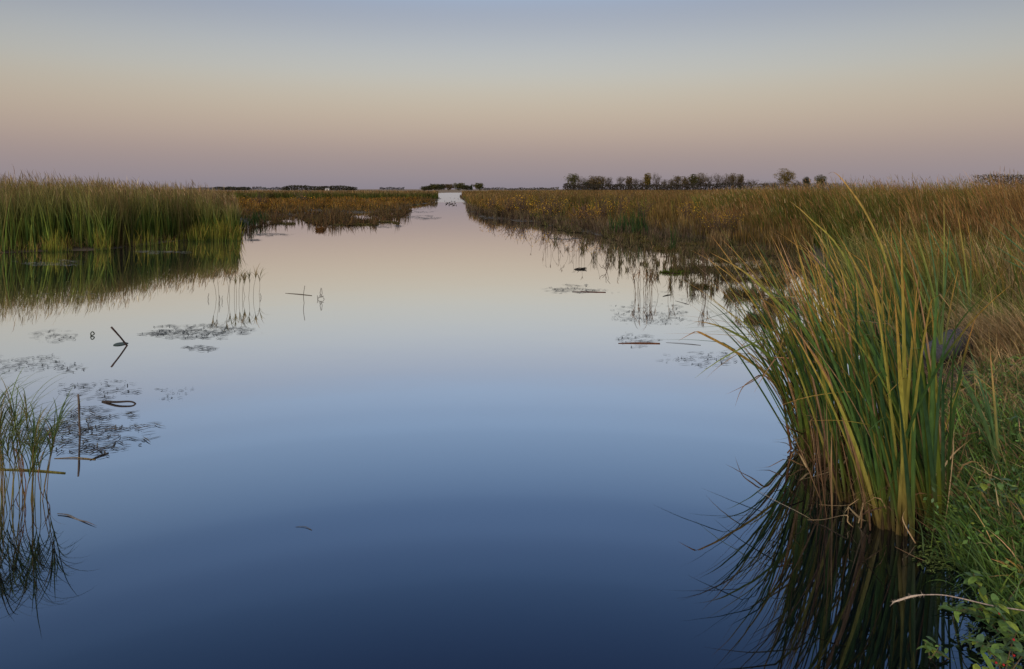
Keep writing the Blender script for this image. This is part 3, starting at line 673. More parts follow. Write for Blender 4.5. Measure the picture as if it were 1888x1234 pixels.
raft(1005, 1075, 438, 442, 160, 'thin weed line in front of the yellow shrubs', DK, .25, clump=.4)
raft(1100, 1420, 445, 600, 900, 'scattered debris across the right shallows', DK+[(.08, .08, .03)], .10, clump=.55)

# ------------------------------------------------------------------ sticks, stake, curled stalk, floating stalks
def stick(name, label, cat, pts, r, col, mat=M_wood, n=10, **k):
    g = G(); pts = np.array(pts, float); b = pts[0].copy(); tube(g, pts-b, r, col, 7, n=n, **k)
    o = tag(g.build(name, mat), label, cat); o.location = [float(q) for q in b]; return o
Ds = DV(637)
stick('leaning_stick', 'dark brown stick leaning left out of the water beside a floating pad', 'stick', [W(237, 641, Ds), W(222, 622, Ds-.05), W(205, 603, Ds-.1)], [.012, .011, .013], (.035, .022, .02), n=5)
g = G(); b = onw(222, 635); aa = np.linspace(0, 2*PI, 16, endpoint=False)
ring = lambda k, z: np.stack([np.cos(aa)*.09*k*(1+.1*np.sin(3*aa)), np.sin(aa)*.11*k, np.full(16, z)], -1)
g.add(np.concatenate([ring(1, .004), ring(.8, .012), ring(.3, .008), ring(.02, .008)]), [[k*16+j, k*16+(j+1) % 16, (k+1)*16+(j+1) % 16, (k+1)*16+j] for k in range(3) for j in range(16)], c3(.035, .05, .04))
tag(g.build('floating_pad', M_float), 'dark green oval leaf pad afloat against the leaning stick', 'leaf').location = [float(q) for q in b]
Dp = DV(803)
stick('thin_stake', 'thin upright weathered stake in the brown weed mat', 'stake', [W(147.5, 808, Dp), W(146, 770, Dp), W(145.5, 745, Dp), W(144, 727, Dp)], [.009, .008, .010, .007], (.10, .08, .07), n=9)
Dl = DV(745)
stick('curled_stalk', 'dark curled stalk arching just above the water right of the stake', 'stalk',
      [W(189, 741, DV(741)), W(215, 741.5, Dl), W(236, 740.5, Dl), W(246, 742, Dl), W(250.5, 746.5, Dl), W(247, 749.5, Dl-.05)], [.013, .011, .009, .008, .009, .009], (.03, .024, .022), n=22)
stick('curled_stalk', 'small loop of dark stem left of the leaning stick', 'stalk', [W(168, 620, DV(619)), W(167.5, 614, DV(619)), W(171, 612, DV(619)), W(174, 616, DV(619)), W(169, 619, DV(619)-.03)], .008, (.03, .04, .03), n=14)
def fl(u0, v0, u1, v1, r, col, label, name='floating_stalk'):
    r = r*.6; col = tuple(q*.6 for q in col)
    p0 = onw(u0, v0); p1 = onw(u1, v1); p0[2] = r*.4; p1[2] = r*.4
    m_ = (p0+p1)/2+c3(0, .02, .004)
    return stick(name, label, 'stalk', [p0, m_, p1], [r*.5, r, r*1.1], col, n=8)
fl(1055, 538.5, 1117, 539.5, .014, (.11, .045, .035), 'straight red brown stalk afloat at the edge of the dark weed raft')
fl(1140, 633.5, 1217, 634, .014, (.17, .07, .035), 'red brown stalk afloat below the dense brown stand')
fl(1216, 474, 1241, 474, .016, (.14, .07, .05), 'short red brown stalk afloat below the low grassy hummock')
fl(1228, 632, 1292, 637, .005, (.08, .07, .07), 'hair thin grey stem afloat right of the red brown stalk')
fl(526, 541, 575, 545.5, .010, (.12, .10, .08), 'pale straight stalk afloat between the two thin twigs')
fl(100, 846, 176, 848, .007, (.30, .22, .10), 'tan stem afloat at the near edge of the brown weed mat')
fl(-30, 866, 120, 873, .010, (.20, .19, .05), 'yellow green stem lying across the front left reeds')
fl(166, 849, 200, 836, .010, (.08, .075, .07), 'grey leaf blade afloat at the near right of the brown weed mat')
fl(545, 972, 575, 978, .003, (.09, .09, .09), 'tiny faint stem afloat in the middle of the dark open water')
fl(1222, 547, 1236, 544, .014, (.07, .07, .06), 'small dark leaf afloat right of the dense brown stand')
fl(1245, 555, 1270, 562, .006, (.07, .06, .055), 'thin dark stem afloat in the weed raft')
fl(1345, 543, 1375, 546, .008, (.1, .07, .05), 'thin brown stem afloat before the shaggy tan hummock')
g = G(); pp = [onw(106, 949), onw(125, 951), onw(143, 958), onw(160, 964), onw(179, 972)]
for p_ in pp: p_[2] = .006
pp[2][2] = .0; b = pp[0].copy()
vleaf(g, np.array(pp)-b, .016, [(.06, .05, .04), (.16, .15, .14), (.10, .05, .03)], PI/2, 0, n=14)
tag(g.build('floating_leaf', M_near), 'curved dead leaf afloat below the front left weed mat', 'leaf').location = [float(q) for q in b]
Dt = DV(559)
stick('thin_twig', 'single thin upright twig standing in open water by the pale floating stalk', 'twig', [W(561, 561, Dt), W(559.5, 545, Dt), W(562, 527, Dt)], .005, (.08, .07, .06))
g = G(); Dt = DV(552); b = W(592, 552, Dt)
for a in [[(586, 554), (585, 545)], [(586, 552), (591, 542), (598, 552)], [(591, 548), (590, 540), (592, 531)], [(592, 549), (594, 541), (593, 532)], [(588, 549), (597, 546)]]:
    tube(g, [W(x, y, Dt)-b for x, y in a], .005, (.07, .06, .055), 5)
tag(g.build('twig_tangle', M_wood), 'small tangle of broken twigs right of the single upright twig', 'twig').location = [float(q) for q in b]
g = G(); b = onw(1067, 497)
for k in range(26):
    a = rng.uniform(-.4, .4); l = rng.uniform(.06, .22); x0 = rng.uniform(-.14, .06)
    tube(g, [c3(x0, rng.normal()*.03, .005), c3(x0+l*math.cos(a), l*math.sin(a), rng.uniform(.01, .05))], .006, (.035, .03, .025), 4)
tag(g.build('drift_clump', M_wood), 'small dark clump of drift stems at the foot of the loose stalk stand', 'debris').location = [float(q) for q in b]

# ------------------------------------------------------------------ foreground cattail clump
GL = [(.030, .065, .018), (.040, .085, .022), (.022, .052, .022), (.055, .10, .024), (.09, .13, .022)]
def arc(p0, L, az, th0, bend, K=15, p=2.0, kink=None):
    s = np.linspace(0, 1, K); th = th0+bend*s**p
    if kink: th = th+(s > kink[0])*kink[1]
    x = np.concatenate([[0], np.cumsum(np.sin((th[1:]+th[:-1])/2)*L/(K-1))]); z = np.concatenate([[0], np.cumsum(np.cos((th[1:]+th[:-1])/2)*L/(K-1))])
    return np.stack([p0[0]+x*math.cos(az), p0[1]+x*math.sin(az), p0[2]+z], -1)
def cattail(u, v, h, nl=8, lean=.12, label='', group=None, spread=.1, dead=.15, wid=.025, z=0.0, name='cattail_plant', bend=.5, tipc=None):
    b = onw(u, v, z); b[2] = z
    root = empty(name, b); tag(root, label, 'cattail', group)
    g = G()
    for i in range(nl):
        off = c3(rng.normal()*.016, rng.normal()*.016, -.06)
        az = PI+rng.normal()*.6 if rng.uniform() < .9 else PI+rng.choice([-1, 1])*rng.uniform(.8, 1.5)
        L = h*rng.uniform(.72, 1.05)
        th0 = lean*rng.uniform(.2, 1.3)+rng.normal()*.03
        kink = (rng.uniform(.55, .9), rng.uniform(.6, 1.5)) if rng.uniform() < .12 else None
        pts = arc(off, L, az, th0, max(.05, rng.normal(bend, .22)), 17, 1.7, kink)
        c = np.array(GL[rng.integers(len(GL))])*rng.uniform(.8, 1.25); q = rng.uniform()
        tp = np.array([(.40, .19, .05), (.44, .25, .06), (.30, .20, .045), (.14, .16, .03)][rng.integers(4)])
        if q < dead: cols = [(.14, .09, .05), (.22, .14, .075), (.27, .17, .09), (.25, .14, .07), (.28, .18, .10)]
        elif q < dead+.30: cols = [(.07, .05, .02), (.14, .12, .03), (.18, .18, .035), (.20, .19, .035), (.26, .18, .04), (.30, .16, .05)]
        elif q < .75: cols = [(.07, .05, .02), c*.8+c3(.03, .02, 0), c, c, c*1.1, c*1.05, c*.6+tp*.4, tp]
        else: cols = [(.06, .045, .02), c*.8+c3(.03, .02, 0), c, c, c, c*1.1, c*1.2, c*.8+tp*.2]
        vleaf(g, pts, wid*rng.uniform(.6, 1.15), cols, az+PI/2+rng.normal()*.5, rng.normal()*.9, .4)
    g.build('leaves', M_near, root)
    gs = G()
    for i in range(2):
        tube(gs, arc(c3(rng.normal()*.015, rng.normal()*.015, -.06), .22+.1*rng.uniform(), PI, .02, .1, 5), np.array([.011, .007]), (.05, .035, .018), 6)
    gs.build('stem_base', M_dead, root)
    return root
front = [(1545, 908), (1560, 925), (1604, 958), (1622, 968), (1630, 975), (1642, 978), (1667, 984), (1672, 986), (1706, 960), (1718, 972), (1730, 978), (1737, 968), (1700, 940), (1650, 950), (1585, 935)]
for k, (u_, v_) in enumerate(front):
    cattail(u_, v_, rng.uniform(1.8, 2.2), 9, .23, 'green cattail with orange tipped leaves in the big clump leaning over the water', 'cattails of the big leaning clump', wid=.027, bend=.38, dead=.08)
mid_ = [(rng.uniform(1490, 1740), rng.uniform(790, 920)) for _ in range(26)]
for k, (u_, v_) in enumerate(mid_):
    if u_ < 1520: v_ = min(v_, 850)
    cattail(u_, v_, rng.uniform(1.7, 2.2), 9, .28, 'green cattail with orange tipped leaves in the big clump leaning over the water', 'cattails of the big leaning clump', bend=.42)
for k in range(11):
    u_ = rng.uniform(1560, 1715); v_ = rng.uniform(700, 790)
    cattail(u_, v_, rng.uniform(1.7, 2.1), 6, .25, 'yellowing cattail at the back of the big clump, near the grey log', 'yellowing cattails behind the big clump', bend=.6, dead=.3)
for k in range(13):
    cattail(rng.uniform(1478, 1540), rng.uniform(775, 860), rng.uniform(1.4, 1.95), 6, .42, 'thin cattail leaning far over the water at the left side of the clump', 'cattails leaning over the water', bend=.5, wid=.021)
# separate leaves that reach out over the water
def outleaf(px, D0, D1, w, cols, label, psi=PI/2, n=22):
    px = np.array(px, float); D = np.linspace(D0, D1, len(px)); pts = W(px[:, 0], px[:, 1], D); b = pts[0].copy()
    g = G(); vleaf(g, pts-b, w*(1.6 if w < .0165 else .85), cols, 0, .2, .35, n=n)
    o = tag(g.build('cattail_leaf', M_near), label, 'leaf'); o.location = [float(q) for q in b]; return o
og = [(.10, .12, .03), (.16, .14, .03), (.26, .15, .04), (.28, .13, .05)]
outleaf([(1525, 813), (1495, 772), (1455, 725), (1410, 686), (1350, 645), (1300, 618), (1285, 612), (1275, 615), (1250, 629)], 5.96, 5.96, .016, og, 'long orange leaf arching over the water with its tip snapped down')
outleaf([(1545, 852), (1510, 780), (1470, 712), (1410, 650), (1350, 612), (1310, 597), (1275, 592)], 5.5, 5.5, .016, [(.09, .13, .03), (.07, .12, .03), (.10, .13, .03), (.28, .15, .06)], 'long green leaf with brown tip above the snapped orange leaf')
outleaf([(1555, 852), (1525, 780), (1470, 700), (1400, 620), (1350, 580), (1300, 545)], 5.5, 5.6, .017, [(.10, .14, .03), (.16, .18, .03), (.16, .17, .03), (.26, .18, .04)], 'straight yellow green leaf reaching up left over the water')
outleaf([(1600, 940), (1560, 760), (1490, 620), (1420, 545), (1370, 500), (1310, 466)], 4.7, 4.9, .016, [(.08, .13, .03), (.09, .14, .03), (.16, .17, .03), (.28, .15, .05)], 'green leaf with tan tip reaching highest over the right shallows')
outleaf([(1620, 950), (1560, 720), (1500, 600), (1430, 545), (1345, 523)], 4.6, 4.9, .018, [(.07, .11, .03), (.05, .10, .03), (.05, .09, .03), (.14, .13, .05)], 'dark green leaf held almost level over the shallows')
outleaf([(1508, 796), (1475, 755), (1435, 715), (1412, 690), (1385, 705), (1338, 728)], 6.2, 6.25, .012, og, 'orange leaf bent down beside the far reaching ones')
outleaf([(1500, 796), (1450, 735), (1410, 693), (1385, 702), (1367, 718), (1355, 750)], 6.2, 6.2, .009, [(.1, .08, .03), (.2, .12, .05), (.22, .12, .05)], 'thin brown leaf curling down toward the water')
outleaf([(1640, 800), (1560, 690), (1480, 664), (1400, 658)], 5.6, 5.5, .012, [(.3, .17, .1), (.36, .2, .12), (.36, .2, .12)], 'pinkish dead leaf lying level through the clump')
outleaf([(1700, 900), (1640, 700), (1560, 480), (1490, 400), (1455, 370)], 4.9, 5.2, .02, [(.07, .12, .03), (.08, .13, .03), (.2, .17, .03), (.32, .2, .06)], 'tall yellow green leaf with pale tip at the crown of the clump')
outleaf([(1700, 920), (1680, 700), (1640, 500), (1600, 400), (1560, 340), (1538, 318), (1526, 322)], 4.9, 5.3, .02, [(.07, .12, .03), (.16, .15, .03), (.28, .17, .04), (.30, .14, .05)], 'tallest orange brown leaf rising above the horizon')
stick('broken_stalk', 'dark broken stalk leaning beside the cattail clump', 'stalk', [W(1459, 829, 5.75), W(1452, 790, 5.75), W(1444, 736, 5.7)], [.010, .011, .009], (.11, .055, .03), n=8)
g = G(); b = W(1480, 850, 5.4)
for a in [[(1455, 790), (1480, 800), (1462, 815)], [(1466, 818), (1478, 842), (1486, 850)], [(1478, 842), (1484, 828)]]:
    tube(g, [W(x, y, 5.4)-b for x, y in a], .006, (.10, .06, .04), 5)
tag(g.build('broken_stalk', M_dead), 'zigzag broken dark stalk at the left foot of the cattail clump', 'stalk').location = [float(q) for q in b]

# dead leaves tangled at the foot
gd = G()
for k in range(300):
    u_ = rng.uniform(1480, 1765); v_ = rng.uniform(800, 985) if u_ > 1580 else rng.uniform(790, 900)
    b = onw(u_, v_); b[2] = 0
    a = rng.uniform(0, 2*PI); L = rng.uniform(.2, .75); K = 8
    pts = arc(b, L, a, rng.uniform(-.1, 1.1), rng.normal(0, .4), K, 1.3, (rng.uniform(.3, .8), rng.uniform(.7, 2.0)))
    pts[:, 2] = np.maximum(pts[:, 2], .01)
    c = np.array([(.30, .21, .11), (.20, .13, .07), (.15, .09, .05), (.34, .26, .15), (.10, .06, .035)][rng.integers(5)])
    vleaf(gd, pts, rng.uniform(.006, .014), [c*.7, c, c*1.05], rng.uniform(0, PI), rng.normal(), .3)
for k in range(150):
    u_ = rng.uniform(1500, 1750); v_ = rng.uniform(740, 960); b = onw(u_, v_)
    pts = arc(b, rng.uniform(.3, .9), PI+rng.normal()*1.2, rng.uniform(0, .35), rng.normal(.1, .2), 6)
    c = np.array([(.20, .13, .07), (.15, .09, .05), (.09, .055, .035)][rng.integers(3)])
    vleaf(gd, pts, rng.uniform(.006, .013), [c*.6, c, c*1.1], rng.uniform(0, PI), rng.normal()*.4, .3)
tag(gd.build('dead_cattail_litter', M_dead), 'broken tan dead leaves tangled round the foot of the cattail clump', 'dead leaves', kind='stuff')
def deadleaf(px, Ds, w, label, cols=[(.32, .22, .12), (.42, .31, .18), (.36, .25, .13)]):
    px = np.array(px, float); pts = W(px[:, 0], px[:, 1], np.array(Ds, float)); pts[:, 2] = np.maximum(pts[:, 2], .006); b = pts[0].copy()
    g = G(); vleaf(g, pts-b, w, cols, .3, .3, .3, n=16, tipw=.4, prof=6); o = tag(g.build('dead_leaf', M_dead), label, 'leaf'); o.location = [float(q) for q in b]
deadleaf([(1739, 985), (1748, 925), (1756, 850), (1759, 792)], [4.35, 4.35, 4.4, 4.45], .011, 'upright tan dead leaf at the right foot of the cattail clump')
deadleaf([(1594, 945), (1640, 915), (1720, 880), (1760, 835), (1793, 808)], [4.5, 4.5, 4.6, 4.8, 4.9], .014, 'long curved tan dead leaf slanting right onto the bank')
deadleaf([(1510, 934), (1560, 932), (1600, 918), (1640, 905)], [4.75, 4.7, 4.7, 4.7], .012, 'level tan dead leaf low across the clump')
deadleaf([(1489, 961), (1520, 958), (1560, 950), (1563, 962), (1573, 972)], [4.53, 4.5, 4.45, 4.45, 4.42], .014, 'brown dead leaf on the water with its end folded down')
deadleaf([(1688, 1003), (1672, 975), (1664, 955), (1670, 938)], [4.23, 4.25, 4.3, 4.3], .011, 'crooked tan dead leaf poking toward the camera from the foot of the clump')
deadleaf([(1395, 905), (1430, 925), (1470, 945), (1500, 962)], [DV(905), DV(925), DV(945), DV(962)], .008, 'pale dead leaf afloat left of the cattail clump', [(.2, .18, .16), (.28, .25, .2), (.3, .2, .1)])
deadleaf([(1650, 1010), (1690, 1030), (1716, 1040)], [DV(1010), DV(1030), DV(1040)], .007, 'short tan stem afloat in front of the clump', [(.16, .10, .06), (.24, .15, .09), (.3, .2, .1)])

# ------------------------------------------------------------------ grassy bank
def bankpts(n, u0, u1, D0, D1, zmin=.01, g=1.0):
    D = D0+(D1-D0)*rng.uniform(0, 1, n)**g; u = rng.uniform(u0, u1, n); X = (u-944)*D/F; z = hgt(X, D)
    ok = z > zmin; return np.stack([X, D, z], -1)[ok]
BG = [(.045, .10, .025), (.075, .155, .03), (.03, .07, .025), (.12, .19, .04), (.06, .10, .045)]
P = bankpts(26000, 1640, 2350, 2.9, 9.0, .0, 1.3)
m_ = fbm(P[:, 0], P[:, 1], .35, 91); P = P[m_ > .36]; n = len(P)
dry = np.clip((P[:, 1]-5.6)/3, 0, .7)
uu_ = P[:, 0]/P[:, 1]*F+944
lk = ~((uu_ > 1670) & (uu_ < 1805) & (P[:, 1] > 7.0) & (P[:, 1] < 8.9)); P = P[lk]; dry = dry[lk]; n = len(P)
isd = rng.uniform(size=n) < dry+.12
H = rng.uniform(.14, .42, n)*(.7+.6*fbm(P[:, 0], P[:, 1], .5, 92))
cb = np.where(isd[:, None], pal(n, TAN), pal(n, BG)); ct = np.where(isd[:, None], pal(n, [(.34, .25, .13), (.28, .19, .09)]), pal(n, BG+[(.13, .20, .04)]))
g = G(); V, Fq, C = ribbons(P, H, rng.uniform(.006, .016, n), PI+rng.normal(0, 1.7, n), rng.uniform(.05, .7, n), rng.uniform(.3, 1.5, n), 6, cb, ct, tp=.9, psi=rng.uniform(-PI, PI, n), p=1.2); g.add(V, Fq, C)
tag(g.build('green_grass', M_grass), 'lush green grass covering the near right bank', 'grass', kind='stuff')
# broad leaf weeds
P = bankpts(9000, 1650, 2300, 2.7, 7.5, -.05); m_ = fbm(P[:, 0], P[:, 1], .4, 95); P = P[m_ > .50]; n = len(P)
P[:, 2] = np.maximum(P[:, 2], 0)+rng.uniform(.02, .32, n)
g = G(); V, Fq, C = cards(P, rng.uniform(.02, .045, n), pal(n, [(.06, .12, .03), (.08, .15, .03), (.05, .09, .04), (.12, .17, .03)]), flat=.4, asp=.5); g.add(V, Fq, C)
ns = 700; V, Fq, C = ribbons(P[:ns]-c3(0, 0, .15), np.full(ns, .2), np.full(ns, .004), rng.uniform(0, 6, ns), rng.uniform(0, .3, ns), rng.uniform(0, .3, ns), 3, pal(ns, BG), pal(ns, BG)); g.add(V, Fq, C)
tag(g.build('leafy_weeds', M_grass), 'broad leaved green weeds mixed into the right bank grass', 'weeds', kind='stuff')
# straw litter on the bank
P = bankpts(5500, 1680, 2300, 3.6, 9, .0); n = len(P); P[:, 2] += .03
g = G(); V, Fq, C = ribbons(P, rng.uniform(.08, .35, n), rng.uniform(.003, .010, n), rng.uniform(0, 6.3, n), rng.uniform(.5, 1.5, n), rng.normal(.2, .4, n), 3, pal(n, TAN), pal(n, TAN+[(.36, .27, .15)]), psi=rng.uniform(-PI, PI, n)); g.add(V, Fq, C)
tag(g.build('straw_litter', M_dead), 'tan straw and dead stems lying on the right bank', 'straw', kind='stuff')
# grass fringe over the water's edge
def tuft3(name, cat, b, n, h, w, cb, ct, label, az=PI, azs=1.0, lean=.4, bend=1.0, rad=.08, group=None, mat=None):
    b = np.array(b, float); P = np.stack([rng.normal(0, rad, n), rng.normal(0, rad, n), np.full(n, -.01)], -1)
    V, Fq, C = ribbons(P, h*rng.uniform(.5, 1.05, n), w*rng.uniform(.6, 1.2, n), az+rng.normal(0, azs, n), np.abs(rng.normal(lean, .2, n)), rng.normal(bend, .35, n), 8, pal(n, cb), pal(n, ct), psi=rng.uniform(-PI, PI, n), p=1.3)
    o = tag(G().add(V, Fq, C).build(name, mat or M_grass), label, cat, group); o.location = [float(q) for q in b]; return o
def onb(u, D):
    X = (u-944)*D/F; return c3(X, D, max(0.0, float(hgt(X, D))))
for k, (u_, D_) in enumerate([(1760, 4.6), (1775, 4.25), (1790, 4.0), (1810, 3.9), (1835, 3.75), (1860, 3.6), (1885, 3.45), (1770, 4.9), (1800, 4.4), (1840, 4.1), (1870, 3.9), (1905, 3.3), (1765, 5.3), (1820, 4.8), (1860, 4.5)]):
    tuft3('grass_tuft', 'grass', onb(u_, D_), 60, .38, .009, BG, BG+[(.14, .2, .04)], 'green grass tuft hanging toward the water along the right bank edge', group='green tufts along the bank edge')
SD = [(.40, .30, .17), (.34, .25, .13), (.28, .19, .10)]
tuft3('dry_grass_tuft', 'grass', onb(1812, 8.6), 420, .62, .007, TAN, SD, 'pale straw coloured grass tuft right of the grey log', rad=.17, azs=1.6, lean=.2, bend=.7)
tuft3('dry_grass_tuft', 'grass', onb(1890, 8.2), 700, .95, .008, TAN, SD, 'large shaggy straw tuft drooping left at the right edge', rad=.25, azs=.8, lean=.4, bend=1.1)
tuft3('dry_grass_tuft', 'grass', onb(1765, 10.2), 300, .6, .008, TAN, SD, 'thin straw tuft behind the grey log', rad=.2, azs=1.6, lean=.2, bend=.7)
tuft3('green_grass_tuft', 'grass', onb(1862, 8.9), 320, .85, .009, BG+[(.14, .17, .03)], [(.20, .20, .04), (.16, .18, .04)], 'rounded yellow green grass tuft left of the large straw tuft', rad=.15, azs=1.0, lean=.3, bend=1.1)
# flag shaped cattail fan on the bank and blue green ones at the frame edge
def fan(px0, D, tips, w, cols, label, name='cattail_plant'):
    b = W(px0[0], px0[1], D); root = empty(name, b); tag(root, label, 'cattail'); g = G()
    for (x, y, bx) in tips:
        t = W(x, y, D+rng.normal()*.12)-b; m1 = t*.5+c3(bx, 0, .04)
        vleaf(g, [c3(rng.normal()*.012, rng.normal()*.012, -.03), m1*.5+c3(bx*.4, 0, 0), m1, t*.8+c3(bx*.6, 0, .01), t], w, cols[rng.integers(len(cols))], PI/2+rng.normal()*.3+PI/2, .4, .4, n=14)
    g.build('leaves', M_near, root)
gc = [[(.10, .13, .05), (.06, .12, .045), (.05, .11, .05), (.08, .13, .05)], [(.08, .12, .04), (.05, .10, .04), (.06, .11, .04)]]
gc2 = gc+[[(.08, .12, .04), (.16, .14, .04), (.30, .15, .06)]]
fan((1843, 872), 5.0, [(1740, 640, .03), (1755, 655, .03), (1780, 620, .02), (1790, 660, .02), (1800, 700, .01), (1770, 700, .03), (1825, 640, 0), (1812, 690, 0), (1835, 720, 0), (1760, 735, .03)], .017, gc2, 'blue green cattail fan rising from the grassy bank')
fan((1960, 560), 9.0, [(1815, 405, .1), (1850, 400, .08), (1880, 420, .05), (1810, 440, .1), (1835, 470, .1), (1900, 400, .03), (1925, 390, 0)], .022, gc, 'dark green cattail leaning in from the right edge above the straw')
fan((1735, 630), 8.0, [(1640, 390, .05), (1668, 372, .04), (1705, 380, .02), (1740, 362, .02), (1620, 420, .05), (1690, 430, .03), (1752, 410, 0)], .022, [[(.09, .12, .03), (.10, .14, .03), (.26, .2, .05)], gc[1]], 'tall green cattail standing behind the big clump near the log')
fan((1790, 600), 8.9, [(1700, 400, .05), (1738, 385, .04), (1765, 392, .02), (1790, 400, .0), (1752, 440, .03)], .022, [[(.09, .12, .03), (.14, .15, .03), (.28, .17, .05)], gc[1]], 'slim cattail between the grey log and the straw tufts')

# spiky orange tipped tuft, near bottom right
b = onb(1893, 3.62)+c3(0, 0, .12)
g = G()
for (x, y) in [(1826, 1030), (1838, 1032), (1822, 1064), (1852, 1028), (1845, 1150), (1875, 1040), (1905, 1030)]:
    t = W(x, y, 3.6)-b; vleaf(g, [c3(0, 0, -.04), t*.4+c3(0, 0, .02), t], .013, [(.12, .18, .03), (.26, .20, .05), (.38, .18, .09)], .3+rng.normal()*.4, .3, n=10)
tag(g.build('spiky_sedge', M_near), 'small spiky sedge with orange tips at the near right edge', 'sedge').location = [float(q) for q in b]
# foxtail stem with seed head
root = empty('foxtail_stem', W(1960, 1130, 3.3)); tag(root, 'long pale foxtail stem with seed head bending over the near water', 'grass stem')
b = W(1960, 1130, 3.3); g = G()
path = [W(x, y, d)-b for x, y, d in [(1960, 1140, 3.3), (1888, 1126, 3.3), (1830, 1117, 3.3), (1770, 1103, 3.3), (1735, 1097, 3.3), (1700, 1097, 3.3)]]
tube(g, path, [.003, .0028, .002], (.34, .28, .24), 6, n=20); g.build('stem', M_dead, root)
g = G(); path = smoothpath([W(x, y, d)-b for x, y, d in [(1702, 1096.5, 3.3), (1680, 1100, 3.3), (1660, 1106, 3.3), (1646, 1111, 3.3)]], 24)
tube(g, path, [.002, .0045, .005, .004, .0015], (.40, .33, .27), 6)
for p_ in np.repeat(path, 5, 0):
    q = p_+rng.normal(0, .006, 3); vleaf(g, [p_, (p_+q)/2, q+c3(-.006, 0, 0)], .0012, [(.42, .35, .28), (.45, .38, .32)])
g.build('seed_head', M_dead, root)
# berry plant
def leafyplant(name, b, label, stems, leafcol, n, size, berries=0, cat='plant'):
    root = empty(name, b); tag(root, label, cat); gs = G(); gl = G()
    pts_all = []
    for st in stems:
        p = smoothpath(st, 10); tube(gs, p, [.0035, .002], (.10, .08, .05), 5); pts_all.append(p)
    for i in range(n):
        p = pts_all[rng.integers(len(pts_all))]; q = p[rng.integers(1, 10)]+rng.normal(0, .008, 3)
        a = rng.uniform(0, 2*PI); L = size*rng.uniform(.6, 1.25); c = np.array(leafcol[rng.integers(len(leafcol))])*rng.uniform(.8, 1.2)
        d = c3(math.cos(a), math.sin(a), rng.normal()*.4+.2)
        K = 7; s = np.linspace(0, 1, K)[:, None]; path = q+d*L*s+c3(0, 0, -.35*L)*s*s
        S = np.cross(d, c3(0, 0, 1)); S /= np.linalg.norm(S); w = (np.sin(np.linspace(.08, 1, K)*PI)**.8*L*.28)[:, None]
        V = np.stack([path-S*w+c3(0, 0, .15)*w, path, path+S*w+c3(0, 0, .15)*w], 1); k = np.arange(K-1)*3
        gl.add(V, np.concatenate([np.stack([k, k+1, k+4, k+3], -1), np.stack([k+1, k+2, k+5, k+4], -1)]), c)
    gs.build('stem', M_dead, root); gl.build('foliage', M_near, root)
    for i in range(berries):
        gb = G(); a = np.linspace(0, PI, 7); r = .0055
        q = pts_all[i % len(pts_all)][rng.integers(4, 10)]+c3(rng.normal()*.02, -.02, -.015+rng.normal()*.01)
        tube(gb, [q+c3(0, 0, -r*math.cos(t)) for t in a], r*np.maximum(.05, np.sin(a)), (.28, .01, .015), 8)
        gb.build('berry', M_bird, root)
VL = [(.07, .13, .035), (.10, .17, .035), (.055, .10, .045), (.15, .2, .03)]
b = c3((1850-944)*3.05/F, 3.05, .0)
leafyplant('berry_plant', b, 'leafy plant with red berries at the bottom right corner', [[(.0, 0, 0), (-.05, -.02, .12), (-.14, -.03, .2)], [(0, 0, 0), (.03, 0, .14), (.02, -.05, .25)], [(0, 0, 0), (.09, 0, .12), (.14, -.02, .2)], [(0, 0, 0), (-.08, -.06, .06), (-.2, -.08, .08)], [(.05, 0, 0), (.1, .1, .15), (.05, .12, .27)]], VL, 120, .05, 7)
b = onw(1715, 1215)
leafyplant('water_weed', b, 'small leafy sprig rising from the near water left of the berry plant', [[(0, 0, -.01), (-.01, 0, .05), (-.03, 0, .09)], [(.1, 0, -.01), (.04, 0, .03), (.0, 0, .05)], [(0, 0, 0), (.03, 0, .04), (.045, 0, .07)]], VL, 26, .034)
b = c3((1845-944)*3.5/F, 3.5, .03)
leafyplant('water_weed', b, 'leafy weed at the water edge above the berry plant', [[(0, 0, 0), (-.1, 0, .12), (-.14, 0, .2)], [(0, 0, 0), (.1, 0, .15), (.16, 0, .2)], [(0, 0, 0), (-.12, -.05, .05), (-.28, -.08, .06)], [(0, 0, 0), (.02, -.1, .1), (.0, -.2, .12)]], VL, 90, .05)
b = onw(1790, 1130)
leafyplant('water_weed', b, 'low floating weed under the foxtail stem', [[(0, 0, 0), (-.06, 0, .01), (-.13, .02, .015)], [(0, 0, 0), (.08, 0, .02), (.15, .05, .03)], [(0, 0, 0), (.02, -.1, .02), (.0, -.2, .03)]], [(.05, .09, .04), (.07, .12, .04)], 60, .045)
for (u_, D_, l_) in [(1868, 5.2, 'bushy green weed amid the bank grass beside the blue green fan'), (1800, 6.6, 'yellow green weed in front of the grey log'), (1895, 6.9, 'yellow green weed at the right edge below the straw tufts'), (1855, 4.3, 'broad leaved weed low on the grassy bank')]:
    yg = [(.14, .18, .03), (.10, .14, .03)] if 'yellow' in l_ else VL
    leafyplant('leafy_weed', onb(u_, D_), l_, [[(0, 0, 0), (a*.12, .02*a, .16), (a*.2+.02, .05*a, .34)] for a in (-1, -.3, .4, 1)]+[[(0, 0, 0), (.03, -.1, .12), (.0, -.16, .22)]], yg, 80, .06, cat='weed')
raft(1680, 1800, 985, 1062, 520, 'green duckweed film at the foot of the right bank', [(.06, .09, .02), (.08, .11, .03)], .018, name='duckweed', wid=.9, clump=.42, cat='duckweed')
raft(1760, 1930, 1080, 1234, 260, 'green leaf scraps afloat near the bottom right corner', [(.05, .09, .03), (.07, .11, .04)], .05, name='duckweed', wid=.5, cat='duckweed')

